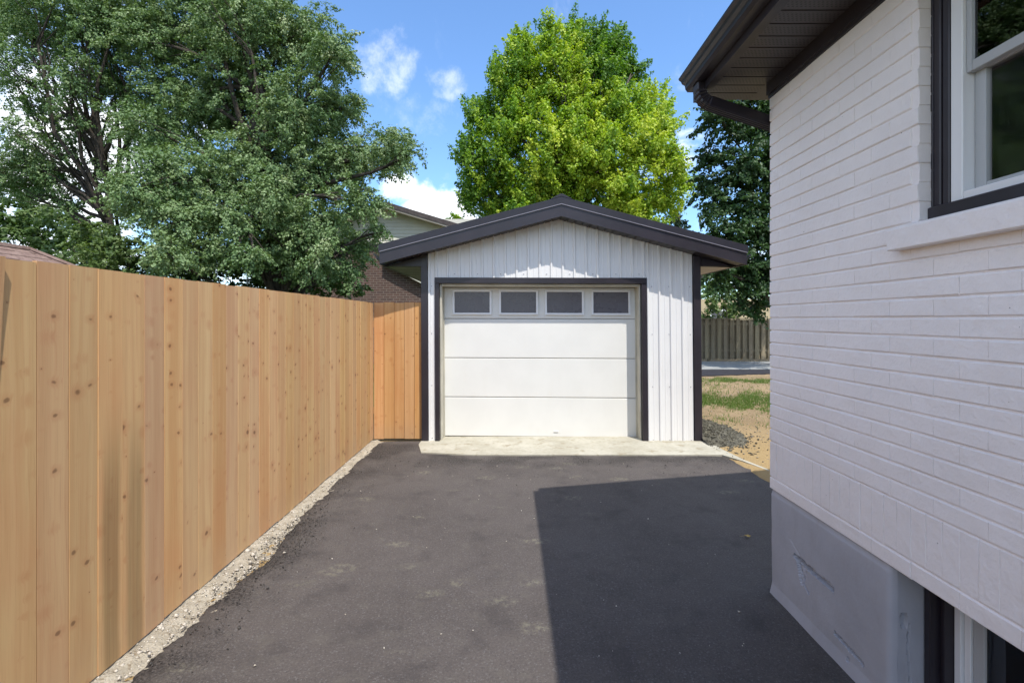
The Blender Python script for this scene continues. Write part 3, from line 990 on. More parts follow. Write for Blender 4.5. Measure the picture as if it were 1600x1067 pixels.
course(ZB + 0.034, False)
zs0 = ZB + 0.0725
yy = HY
while yy > LIM:
    put_brick(yy - 0.0325, zs0 + 0.1025, 0.065, sold[random.randrange(4)]); yy -= 0.0688
while yy > -2.9:
    far_bricks.box(HX, MX + 0.01, yy - 0.065, yy, zs0, zs0 + 0.2); yy -= 0.0715
z = zs0 + 0.2095 + BH / 2
k = 0
while z + BH / 2 < ZT + 0.01:
    course(z, k % 2 == 0); z += CH; k += 1
stuff(far_bricks.build('bricks', M['painted_brick'], house))
# bricks lining the reveal of the window
z = zs0 + 0.2095 + BH / 2
while z < WZ1:
    if z > WZ0 + 0.02:
        MB().box(HX + 0.006, HX + 0.062, WY1 - 0.003, WY1 + 0.004, z - BH / 2, z + BH / 2).build('reveal_brick', M['painted_brick'], house, 0.0015)
    z += CH
# sill
sl = MB()
ns = 26
yA, yB = 1.945, 0.80
for j in range(ns):
    pass
sl.prism([(HX - 0.052, 1.868), (HX - 0.054, 1.948), (HX - 0.048, 1.956), (HX + 0.10, 1.972), (HX + 0.10, 1.868)], 1, yB, yA)
sill = sl.build('window_sill', M['painted_brick'], house, 0.004)
# dark window trim
wn = MB()
wn.box(HX + 0.052, HX + 0.15, WY1 - 0.040, WY1 - 0.006, WZ0 + 0.062, WZ1)
trim = wn.build('window_trim', M['dark_trim'], house, 0.004)
MB().box(HX + 0.058, HX + 0.15, WY1 - 0.070, WY1 - 0.041, WZ0 + 0.062, WZ1).build('window_trim', M['dark_trim'], house, 0.004)
MB().box(HX + 0.035, HX + 0.15, WY0, WY1 - 0.002, WZ0 + 0.010, WZ0 + 0.0605).build('window_trim', M['dark_trim'], house, 0.004)
cb = MB()
rr = random.Random(3)
zc_ = WZ0 + 0.06
while zc_ < WZ1:                      # lumpy bead of caulk
    cb.box(HX + 0.048, HX + 0.056, WY1 - 0.012, WY1 - 0.004 + rr.uniform(-.001, .003), zc_, zc_ + 0.064 + rr.uniform(-.004, .004)); zc_ += 0.0722
cb.box(HX + 0.0495, HX + 0.0545, WY1 - 0.011, WY1 - 0.0025, WZ0 + 0.06, WZ1)
cb.build('caulk', M['dark_trim'], house, 0.002)
# white window
win = MB()
fy1, fy0, fz0, fz1 = WY1 - 0.0715, WY0 + 0.03, WZ0 + 0.063, WZ1
FXW = HX + 0.062
win.box(FXW, FXW + 0.10, fy1 - 0.047, fy1, fz0, fz1)
win.box(FXW, FXW + 0.10, fy0, fy0 + 0.047, fz0, fz1)
win.box(FXW + 0.001, FXW + 0.10, fy0 + 0.048, fy1 - 0.048, fz0, fz0 + 0.030)
win.box(FXW + 0.001, FXW + 0.10, fy0 + 0.048, fy1 - 0.048, fz1 - 0.04, fz1)
window = win.build('window', M['vinyl'], house, 0.003)
a1, a0 = fy1 - 0.049, fy0 + 0.049
zm = 2.465
def sash(x, z0, z1, st, rail_b, rail_t, m):
    b = MB()
    b.box(x, x + 0.028, a1 - st, a1, z0, z1)
    b.box(x, x + 0.028, a0, a0 + st, z0, z1)
    b.box(x + 0.001, x + 0.028, a0 + st + .001, a1 - st - .001, z0, z0 + rail_b)
    b.box(x + 0.001, x + 0.028, a0 + st + .001, a1 - st - .001, z1 - rail_t, z1)
    return b.build('sash', m, window, 0.002)
sash(FXW + 0.013, zm, fz1 - 0.041, 0.018, 0.036, 0.03, M['grey_vinyl'])
sash(FXW + 0.042, fz0 + 0.031, zm + 0.03, 0.040, 0.022, 0.03, M['grey_vinyl'])
MB().box(FXW + 0.025, FXW + 0.029, a0 + .02, a1 - .02, zm + 0.034, fz1 - 0.06).build('pane', M['glass'], window)
MB().box(FXW + 0.054, FXW + 0.058, a0 + .05, a1 - .05, fz0 + 0.05, zm + 0.005).build('pane', M['screen_glass'], window)
# curtain: a folded sheet hanging inside
cu = MB()
pts = []
for i in range(40):
    y_ = a1 + 0.02 - 0.55 * i / 39
    pts.append((FXW + 0.16 + 0.02 * math.sin(i * 1.25), y_))
for (xa, ya), (xb, yb) in zip(pts, pts[1:]):
    cu.add([(xa, ya, 1.95), (xb, yb, 1.95), (xb, yb, 2.88), (xa, ya, 2.88)], [(0, 1, 2, 3)])
cu.build('curtain', M['curtain'], house, smooth=True)
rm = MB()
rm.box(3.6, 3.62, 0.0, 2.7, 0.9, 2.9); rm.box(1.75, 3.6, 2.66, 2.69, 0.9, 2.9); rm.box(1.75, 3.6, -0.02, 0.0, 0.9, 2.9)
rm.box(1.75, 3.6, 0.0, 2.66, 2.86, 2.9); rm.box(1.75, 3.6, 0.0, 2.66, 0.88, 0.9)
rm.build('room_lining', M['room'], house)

# foundation: parged wall, modelled with its chips and grooves
FXF = HX + 0.006
def groove_depth(y, z):
    d = 0.0
    def seg(y0, z0, y1, z1):
        L2 = (y1 - y0) ** 2 + (z1 - z0) ** 2
        t_ = max(0, min(1, ((y - y0) * (y1 - y0) + (z - z0) * (z1 - z0)) / L2))
        return math.hypot(y - y0 - t_ * (y1 - y0), z - z0 - t_ * (z1 - z0))
    a = seg(2.67, 0.325, 2.365, 0.318)
    if a < 0.015 + 0.006 * vnoise(y * 20, z * 20): d += 0.026
    a = seg(2.34, 0.118, 2.16, 0.100)
    if a < 0.010 + 0.004 * vnoise(y * 20, z * 20, 4): d += 0.020
    # spalled patch hanging under the first groove
    if 2.53 < y < 2.665 and 0.20 < z < 0.325:
        u = (2.665 - y) / 0.135; v = (0.325 - z) / 0.125
        if v < 1.0 and u < 0.75 - 0.5 * (v - 0.2) ** 2 and u > 0.35 * v:
            d += 0.010 + 0.005 * vnoise(y * 60, z * 60, 2)
    a = min(seg(2.665, 0.325, 2.60, 0.235), seg(2.60, 0.235, 2.55, 0.19))
    if a < 0.006: d += 0.014
    a = seg(2.72, 0.40, 2.60, 0.33)
    if a < 0.0028: d += 0.003
    a = math.hypot(y - 2.25, z - 0.055)
    if a < 0.012: d += 0.01
    return d
vs, fs = [], []
n1_, n2_ = 210, 150
for i in range(n1_ + 1):
    y_ = HY - (HY - BY1) * i / n1_
    for j in range(n2_ + 1):
        z_ = -0.03 + (ZB + 0.03) * j / n2_
        rnd = max(0, 0.03 - (y_ - BY1)); rc_ = 0.03 - math.sqrt(max(0, 0.03 ** 2 - rnd ** 2))
        rnd2 = max(0, 0.012 - (HY - y_)); rc2 = 0.012 - math.sqrt(max(0, 0.012 ** 2 - rnd2 ** 2))
        topc = 0.012 * max(0, (z_ - 0.575) / 0.033)
        x_ = FXF + groove_depth(y_, z_) + rc_ + rc2 + topc + 0.0035 * vnoise(y_ * 1.1, z_ * 1.4, 1) - (0.012 * max(0, (0.06 - z_) / 0.06))
        vs.append((x_, y_, z_))
for i in range(n1_):
    for j in range(n2_):
        a = i * (n2_ + 1) + j
        fs.append((a, a + 1, a + n2_ + 2, a + n2_ + 1))
# reveal of the basement window, with its broken spot
b0 = len(vs)
m1, m2 = 24, 60
for i in range(m1 + 1):
    for j in range(m2 + 1):
        z_ = -0.03 + (ZB + 0.03) * j / m2
        u = i / m1
        x_ = FXF + 0.03 + 0.105 * u
        y_ = BY1
        hd = math.hypot((u - 0.25) * 0.10, (z_ - 0.385) * 0.6)
        if hd < 0.016: y_ += 0.014
        if abs(u - 0.42 - 0.08 * vnoise(z_ * 5, z_ * 3, 2)) < 0.025 and z_ < 0.37: y_ += 0.006
        vs.append((x_, y_, z_))
for i in range(m1):
    for j in range(m2):
        a = b0 + i * (m2 + 1) + j
        fs.append((a, a + 1, a + m2 + 2, a + m2 + 1))
fo = MB().add(vs, fs)
fo.box(FXF + 0.136, FXF + 0.30, BY1 + 0.004, HY - 0.02, -0.03, ZB)
fo.box(FXF, FXF + 0.30, -3.0, BY0, -0.03, ZB)
fo.box(FXF, FXF + 0.30, BY0, BY1 - 0.001, -0.03, BZ0)
fo_ = fo.build('foundation', M['foundation'], house, smooth=True)
fo_.data.set_sharp_from_angle(angle=math.radians(28))
# lintel strip hidden above the basement window
MB().box(MX + 0.01, MX + T, BY0, BY1, ZB - 0.002, ZB + 0.003).build('lintel', M['dark_trim'], house)
MB().box(FXF + 0.134, FXF + 0.245, BY1 - 0.030, BY1 - 0.003, BZ0 + .002, BZ1 - 0.003).build('window_trim', M['dark_trim'], house, 0.003)
MB().box(FXF + 0.175, FXF + 0.245, BY1 - 0.050, BY1 - 0.031, BZ0 + .002, BZ1 - 0.003).build('window_trim', M['dark_trim'], house, 0.003)
bw = MB()
bx = FXF + 0.212
bw.box(bx, bx + 0.03, BY1 - 0.080, BY1 - 0.0515, BZ0 + .03, BZ1 - 0.004)
bw.box(bx + 0.012, bx + 0.05, BY1 - 0.108, BY1 - 0.082, BZ0 + .03, BZ1 - 0.004)
bw.box(bx, bx + 0.05, BY0, BY0 + 0.05, BZ0 + .03, BZ1 - 0.004)
bw.box(bx, bx + 0.05, BY0, BY1 - 0.0515, BZ0 + .001, BZ0 + .029)
bwin = bw.build('basement_window', M['vinyl'], house, 0.002)
MB().box(bx + 0.02, bx + 0.05, BY1 - 0.155, BY1 - 0.110, BZ0 + .03, BZ1 - 0.004).build('sash', M['grey_vinyl'], bwin, 0.003)
MB().box(bx + 0.03, bx + 0.034, BY0 + 0.05, BY1 - 0.156, BZ0 + .03, BZ1 - 0.004).build('pane', M['glass'], bwin)
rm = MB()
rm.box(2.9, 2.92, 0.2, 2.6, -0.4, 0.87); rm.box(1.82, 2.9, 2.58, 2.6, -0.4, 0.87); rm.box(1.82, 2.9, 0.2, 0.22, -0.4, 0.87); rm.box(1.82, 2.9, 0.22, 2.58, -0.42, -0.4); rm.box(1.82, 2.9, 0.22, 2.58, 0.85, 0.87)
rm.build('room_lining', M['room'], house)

# eaves
SZ = 2.99                 # soffit underside
EY = 3.14                 # far end of the roof
FB = 1.185                # inner face of the fascia
MB().prism([(HX - 0.020, ZT + 0.012), (HX - 0.020, SZ), (HX + 0.02, SZ), (HX + 0.02, ZT - 0.004), (HX - 0.008, ZT - 0.004), (HX - 0.010, ZT + 0.012)], 1, -3.0, HY + 0.004).build('frieze_board', M['dark_trim'], house)
y_ = EY
pw = 0.1015
sm_ = MB().prism([(-pw / 2 + 0.004, -0.0), (-0.0, -0.0), (pw / 2 - 0.006, 0.0), (pw / 2 - 0.005, 0.009), (pw / 2, 0.009), (pw / 2, 0.013), (-pw / 2, 0.013), (-pw / 2, 0.009), (-pw / 2 + 0.003, 0.009)], 0, -(HX - 0.02 - FB) / 2, (HX - 0.02 - FB) / 2).mesh('soffit_panel', M['soffit'])
n = 0
while y_ > 0.4:
    if y_ > HY + 0.02:
        # past the corner the panels run on beside the gable
        pass
    inst(sm_, 'soffit_panel', house, ((HX - 0.02 + FB) / 2, y_ - pw / 2, SZ + 0.0005))
    y_ -= pw; n += 1
MB().box(FB, HX + 0.02, -3.0, 0.4, SZ, SZ + 0.012).build('soffit_panel', M['soffit'], house)
MB().box(FB + 0.001, 9.4, -3.0, EY - 0.001, SZ + 0.0145, SZ + 0.03).build('ceiling_deck', M['dark_trim'], house)
MB().box(HX - 0.0195, 9.3, HY + 0.006, EY - 0.002, SZ + 0.001, SZ + 0.014).build('gable_soffit', M['soffit'], house)
MB().prism([(FB - 0.035, SZ - 0.016), (FB + 0.012, SZ - 0.016), (FB + 0.012, SZ - 0.001), (FB, SZ + 0.001), (FB, SZ + 0.16), (FB - 0.035, SZ + 0.16)], 1, -3.0, EY).build('fascia', M['dark_trim'], house)
gx = FB - 0.036
zt, zb_ = 3.102, 3.018
gp = [(gx, zt), (gx, zb_), (1.096, zb_), (1.083, zb_ + 0.018), (1.079, zb_ + 0.040), (1.062, zb_ + 0.050), (1.056, zb_ + 0.064), (1.042, zb_ + 0.074), (1.040, zt), (1.050, zt),
      (1.052, zb_ + 0.08), (1.066, zb_ + 0.068), (1.070, zb_ + 0.056), (1.088, zb_ + 0.046), (1.090, zb_ + 0.02), (1.100, zb_ + 0.006), (gx - 0.006, zb_ + 0.006), (gx - 0.006, zt)]
gut = MB().prism(gp, 1, -3.0, 3.088).build('gutter', M['dark_trim'], house)
MB().prism(gp[:9], 1, 3.0885, 3.092).build('end_cap', M['dark_trim'], gut)
# downspout: outlet, crimped elbow, sloping run round the corner, drop down the far wall
ds = MB()
path = []
X0, Y0_ = 1.137, 2.985
path.append((X0, Y0_, 3.022)); path.append((X0, Y0_, 2.985))
for k in range(0, 11):
    a = math.radians(7.2 * k)
    R_ = 0.075
    path.append((X0 + R_ * (1 - math.cos(a)), Y0_, 2.975 - R_ * math.sin(a)))
e = path[-1]
dirx, dirz = math.sin(math.radians(72)), -math.cos(math.radians(72))
path.append((e[0] + 0.08 * dirx, Y0_ + 0.002, e[2] + 0.08 * dirz)); path.append((e[0] + 0.52 * dirx, Y0_ + 0.004, e[2] + 0.52 * dirz))
def rect_tube(b, path, hw, hd, crimp=()):
    prev = None
    V_, F_ = [], []
    for i, p in enumerate(path):
        p = Vector(p)
        d = (Vector(path[min(i + 1, len(path) - 1)]) - Vector(path[max(i - 1, 0)])).normalized()
        s = Vector((0, 1, 0))
        u = d.cross(s).normalized()
        k_ = 0.90 if i in crimp else 1.0
        w_, h_ = hw * k_, hd * k_
        c = 0.008
        ring = []
        # fluted faces
        for (a_, b_) in ((-1, -1), (1, -1), (1, 1), (-1, 1)):
            pass
        prof = []
        nf = 6
        for q in range(nf + 1): prof.append((-w_ + c + (2 * w_ - 2 * c) * q / nf, -h_ + (0.0035 if q % 2 else 0)))
        prof.append((w_, -h_ + c)); prof.append((w_, h_ - c))
        for q in range(nf + 1): prof.append((w_ - c - (2 * w_ - 2 * c) * q / nf, h_ - (0.0035 if q % 2 else 0)))
        prof.append((-w_, h_ - c)); prof.append((-w_, -h_ + c))
        V_ += [p + s * a_ + u * b_ for a_, b_ in prof]
        n_ = len(prof)
    for i in range(len(path) - 1):
        for q in range(n_):
            F_.append((i * n_ + q, i * n_ + (q + 1) % n_, (i + 1) * n_ + (q + 1) % n_, (i + 1) * n_ + q))
    F_.append(tuple(range(n_ - 1, -1, -1))); F_.append(tuple((len(path) - 1) * n_ + q for q in range(n_)))
    b.add(V_, F_)
fine = []
for i, p in enumerate(path):
    fine.append(p)
rect_tube(ds, fine, 0.040, 0.033, crimp=(3, 5, 7, 9, 11))
ds.box(1.61, 1.68, Y0_ - 0.03, Y0_ + 0.04, 0.15, 2.80)
ds.build('downspout', M['dark_trim'], house)
# roof with gable end towards the back yard
PS = 0.41
RGX = 5.3
rf = MB()
ex, ez = 1.10, 3.112
rz = ez + PS * (RGX - ex)
rf.prism([(ex, ez), (RGX, rz), (2 * RGX - ex, ez), (2 * RGX - ex, ez + 0.02), (RGX, rz + 0.02), (ex, ez + 0.02)], 1, -3.0, EY + 0.012)
roof = rf.build('roof', M['dark_shingle'], house)
rk = MB()
rk.prism([(FB + 0.002, SZ + 0.015), (FB + 0.002, ez + PS * (FB - ex) - 0.002), (RGX, rz - 0.002), (2 * RGX - FB, ez + PS * (FB - ex) - 0.002), (2 * RGX - FB, SZ + 0.015), (RGX, rz - 0.16)], 1, EY - 0.025, EY)
rk.build('rake_board', M['dark_trim'], house)
shm = MB()
for s in (1,):
    nC = 32
    for q in range(nC):
        t0, t1 = q / nC, (q + 1) / nC
        xa, xb = ex + (RGX - ex) * t0, ex + (RGX - ex) * t1
        za, zb2 = ez + PS * (xa - ex) + 0.021, ez + PS * (xb - ex) + 0.021
        shm.add([(xa, -3, za), (xa, EY + 0.01, za), (xa, EY + 0.01, za + 0.007), (xa, -3, za + 0.007), (xb, EY + 0.01, zb2 + 0.001), (xb, -3, zb2 + 0.001)], [(0, 1, 2, 3), (3, 2, 4, 5)])
stuff(shm.build('shingles', M['dark_shingle'], house))

# fallen leaf on the asphalt
lf = MB()
lp = Vector(((1167 - 800) * 3.63 / F, 3.63, 0.008))
vs = [(0, 0, 0.012)]
for k in range(14):
    a = 2 * math.pi * k / 14
    r = 0.026 * (1.0 if k % 2 == 0 else 0.55) * (1.1 if k in (0, 4, 10) else 0.9)
    vs.append((r * math.cos(a) * 1.15, r * math.sin(a) * 0.8, 0.004 + 0.010 * (math.sin(2 * a) * 0.5 + 0.5)))
lf.add(vs, [(0, k, k % 14 + 1) for k in range(1, 15)])
lf.add([(-.026, 0, .006), (-.05, .006, .004), (-.05, .008, .004), (-.026, .003, .006)], [(0, 1, 2, 3)])
o = lf.build('fallen_leaf', M['dry_leaf'], loc=lp)
tag(o, 'small curled yellow leaf lying on the shaded asphalt beside the house', 'leaf')

# ------------------------------------------------------------------ back yard on the right
structure(MB().box(2.6, 16.0, 15.6, 18.3, -0.05, 0.06).build('patio_slab', M['patio'], bevel=0.01))
structure(MB().prism([(2.6, 13.5), (5.4, 13.9), (8.0, 14.6), (9.0, 15.58), (2.6, 15.58)], 2, -0.03, 0.034).build('asphalt_patch', M['dark_asphalt']))
bf = thing('board_fence', 'weathered brown board fence behind the concrete patio', 'fence', (8, 18.6, 0))
ob = []
for k in range(3):
    ob.append(MB().box(-0.07, 0.07, -0.010, 0.010, 0.12, 1.60 + 0.012 * k).mesh('board', M['old_wood']))
x = 2.6
k = 0
while x < 13.0:
    inst(ob[random.randrange(3)], 'board', bf, (x, 18.6 + (0.0 if k % 2 == 0 else 0.055), 0), (0, 0, random.uniform(-.02, .02)))
    x += 0.118; k += 1
for z in (0.4, 1.4):
    MB().box(2.5, 13.1, 18.613, 18.642, z, z + 0.085).build('rail', M['old_wood'], bf)
MB().box(2.5, 13.1, 18.57, 18.70, 1.625, 1.655).build('cap_rail', M['old_wood'], bf)
for x in (2.6, 5.0, 7.4, 9.8, 12.2):
    MB().box(x, x + 0.1, 18.69, 18.79, -0.05, 1.6).build('post', M['old_wood'], bf)

# dark gravel heap beside the garage corner
vs, fs = [], []
def heap_z(x, y):
    u = (x - 2.62) / 0.62; v = (y - 7.1) / 0.95
    r = math.hypot(u, v)
    return max(-0.03, 0.16 * (1 - r ** 1.4) + 0.02 * vnoise(x * 7, y * 7, 2) + 0.012 * vnoise(x * 23, y * 19, 5))
nn = 60
for j in range(nn + 1):
    for i in range(nn + 1):
        x = 2.482 + 0.9 * i / nn; y = 5.95 + 2.3 * j / nn
        vs.append((x, y, heap_z(x, y)))
for j in range(nn):
    for i in range(nn):
        a = j * (nn + 1) + i
        fs.append((a, a + 1, a + nn + 2, a + nn + 1))
hp = MB().add(vs, fs).build('gravel_heap', M['gravel'], smooth=True)
tag(hp, 'low heap of dark loose gravel against the right corner of the garage', 'gravel heap')
sp_ = []
for _ in range(1600):
    x = 2.5 + abs(RNG.normal(0, 0.35)); y = RNG.normal(7.05, 0.5)
    sp_.append((x, y, max(heap_z(x, y), 0.005) + 0.003, abs(RNG.normal(0.010, 0.005)) + 0.004))
rocks('loose_gravel', M['gravel'], sp_, hp)
sp_ = []
for _ in range(1200):
    sp_.append((RNG.uniform(2.7, 6.5), RNG.uniform(5.4, 13.5), 0.012, abs(RNG.normal(0.007, 0.005)) + 0.003))
rocks('yard_stones', M['rubble'], sp_)


# grass patches
def grass():
    V, T, C = [], [], []
    n = 0
    pts = []
    tries = 0
    while len(pts) < 42000 and tries < 260000:
        tries += 1
        x = RNG.uniform(2.6, 8.0); y = RNG.uniform(7.2, 13.6)
        d = vnoise(x * 0.9, y * 0.8, 11) + 0.5 * vnoise(x * 2.7, y * 2.5, 5)
        band = math.exp(-((y - 9.7) / 0.9) ** 2) * 0.75 + math.exp(-((y - 12.8) / 0.5) ** 2) * 0.45 + math.exp(-((y - 8.0) / 0.35) ** 2) * 0.25 * (x < 3.6)
        if RNG.random() < 0.035 or d * 0.5 + band > 0.33 + RNG.uniform(-0.15, 0.3):
            pts.append((x, y, d))
    for (x, y, d) in pts:
        h = RNG.uniform(0.02, 0.085); a = RNG.uniform(0, 6.28); wd = RNG.uniform(0.003, 0.006)
        lx, ly = RNG.normal(0, 0.025, 2)
        b = len(V)
        V += [(x - wd * math.cos(a), y - wd * math.sin(a), 0.0), (x + wd * math.cos(a), y + wd * math.sin(a), 0.0), (x + lx, y + ly, h)]
        T.append((b, b + 1, b + 2))
        c = (RNG.random(), min(1, max(0, 0.4 + 0.3 * d)), 0, 1)
        C += [c, c, c]
    stuff(fast_mesh('grass', np.array(V), np.array(T), M['grass'], None, np.array(C)))


grass()

# ------------------------------------------------------------------ neighbouring houses
nb = thing('neighbour_house', 'brown brick house with a cream sided gable behind the big left tree', 'house', (-5, 18, 0))
NY = 18.0
pk = at(607, 327, NY); rt = at(735, 366, NY)
sl_ = (pk.z - rt.z) / (rt.x - pk.x)
xL, xR = pk.x - 4.6, pk.x + 4.6
zeave = pk.z - sl_ * 4.6
zsid = at(600, 381, NY).z
# lapped siding on the gable
sd = MB()
z = zsid
while z < pk.z - 0.1:
    hw = (pk.z - 0.03 - z) / sl_
    hw2 = (pk.z - 0.03 - z - 0.12) / sl_
    a, b = max(xL + .3, pk.x - hw), min(xR - .3, pk.x + hw)
    a2, b2 = max(xL + .3, pk.x - max(hw2, .01)), min(xR - .3, pk.x + max(hw2, .01))
    sd.add([(a, NY - 0.030, z), (b, NY - 0.030, z), (b2, NY - 0.008, z + 0.125), (a2, NY - 0.008, z + 0.125), (a, NY, z), (b, NY, z)], [(0, 1, 2, 3), (4, 5, 1, 0)])
    z += 0.125
sd.build('siding', M['siding'], nb)
MB().box(xL + 0.3, xR - 0.3, NY - 0.07, NY + 0.02, zsid - 0.16, zsid - 0.005).build('band_board', M['dark_trim'], nb)
MB().box(xL + 0.3, xR - 0.3, NY, NY + 0.1, zsid - 0.004, zsid + 0.9).build('gable_backing', M['siding'], nb)
MB().box(xL + 0.3, xR - 0.3, NY + 0.001, NY + 9, -0.05, zsid - 0.162).build('brick_wall', M['brown_brick'], nb)
rfm = MB()
rfm.prism([(xL - .2, zeave - sl_ * .2), (pk.x, pk.z), (xR + .2, zeave - sl_ * .2), (xR + .2, zeave - sl_ * .2 + .17), (pk.x, pk.z + .17), (xL - .2, zeave - sl_ * .2 + .17)], 1, NY - 0.45, NY + 9.3)
rfm.build('roof', M['dark_shingle'], nb)
rfm = MB()
rfm.prism([(xL - .2, zeave - sl_ * .2 - .06), (pk.x, pk.z - .06), (xR + .2, zeave - sl_ * .2 - .06), (xR + .2, zeave - sl_ * .2 - .005), (pk.x, pk.z - .005), (xL - .2, zeave - sl_ * .2 - .005)], 1, NY - 0.43, NY - 0.0)
rfm.build('soffit', M['tan_soffit'], nb)
# side porch roof line with olive siding above it
pa, pb, pc = at(600, 410, NY - 0.2), at(672, 448, NY - 0.2), at(672, 400, NY - 0.2)
MB().prism([(pa.x, pa.z), (pb.x, pb.z), (pc.x, pc.z), (pa.x, pc.z)], 1, NY - 0.2, NY - 0.05).build('porch_siding', M['olive_siding'], nb)
ol = MB()
zz = pb.z
while zz < pc.z:
    xa = pa.x + (pb.x - pa.x) * max(0, min(1, (pa.z - zz) / (pa.z - pb.z)))
    ol.box(xa, pb.x, NY - 0.215, NY - 0.2, zz, zz + 0.085); zz += 0.12
ol.build('porch_clapboards', M['olive_siding'], nb)
MB().prism([(pa.x, pa.z - 0.05), (pb.x, pb.z - 0.05), (pb.x, pb.z), (pa.x, pa.z)], 1, NY - 0.24, NY - 0.19).build('sloping_trim', M['siding'], nb)

bg_ = thing('bungalow', 'low house with a brown shingled hip roof seen over the left fence', 'house', (-8.5, 6, 0))
rx, ry1, rzz = -8.5, 8.70, 2.83
W_, dr = 1.9, 1.2
ez_ = rzz - dr
def hip_point(u, yv, side):   # not used for walls
    pass
nC = 14
hip = MB()
hip.add([(rx, 3.0, rzz), (rx, ry1, rzz), (rx + W_, ry1 + W_, ez_), (rx + W_, 3 - W_, ez_), (rx - W_, ry1 + W_, ez_), (rx - W_, 3 - W_, ez_)],
        [(0, 3, 2, 1), (1, 2, 4), (0, 1, 4, 5), (0, 5, 3), (3, 5, 4, 2)])
hip.build('roof', M['shingle'], bg_)
rows = MB()
rq = random.Random(5)
for q in range(nC):
    t0, t1 = q / nC, (q + 1) / nC
    yv = 3.0 - W_ * t1
    while yv < ry1 + W_ * t0:
        ln = rq.uniform(0.25, 0.5); e = min(yv + ln, ry1 + W_ * t0)
        th = rq.uniform(0.006, 0.018)
        xa, xb = rx + W_ * t1, rx + W_ * t0
        za, zb2 = rzz - dr * t1 + th, rzz - dr * t0 + 0.003
        rows.add([(xa, yv, za), (xa, e, za), (xb, e, zb2), (xb, yv, zb2), (xa, yv, za - th - .002), (xa, e, za - th - .002)], [(0, 1, 2, 3), (4, 5, 1, 0)])
        yv = e + 0.006
stuff(rows.build('shingles', M['shingle'], bg_))
MB().tube([(rx, 3, rzz + .01), (rx, ry1, rzz + .01), (rx + W_, ry1 + W_, ez_ + .01)], [0.05] * 3, 6).build('ridge_cap', M['shingle'], bg_)
MB().box(rx - W_ + 0.4, rx + W_ - 0.4, 3 - W_ + .4, ry1 + W_ - .4, -0.05, ez_ - 0.001).build('wall', M['brown_brick'], bg_)

th_ = thing('tan_house', 'tan house with a dark roof glimpsed behind the weathered fence', 'house', (14, 34, 0))
MB().box(9.0, 24.0, 34.0, 42.0, -0.05, 3.0).build('wall', M['tan_wall'], th_)
MB().prism([(8.4, 2.95), (16.5, 5.6), (24.6, 2.95), (24.6, 3.15), (16.5, 5.8), (8.4, 3.15)], 1, 33.4, 42.6).build('roof', M['dark_shingle'], th_)
wf = MB(); wf.box(13.6, 15.0, 33.95, 34.02, 1.2, 2.3)
wf_ = wf.build('window', M['vinyl'], th_); MB().box(13.7, 14.9, 33.93, 33.949, 1.3, 2.2).build('pane', M['frosted'], wf_)


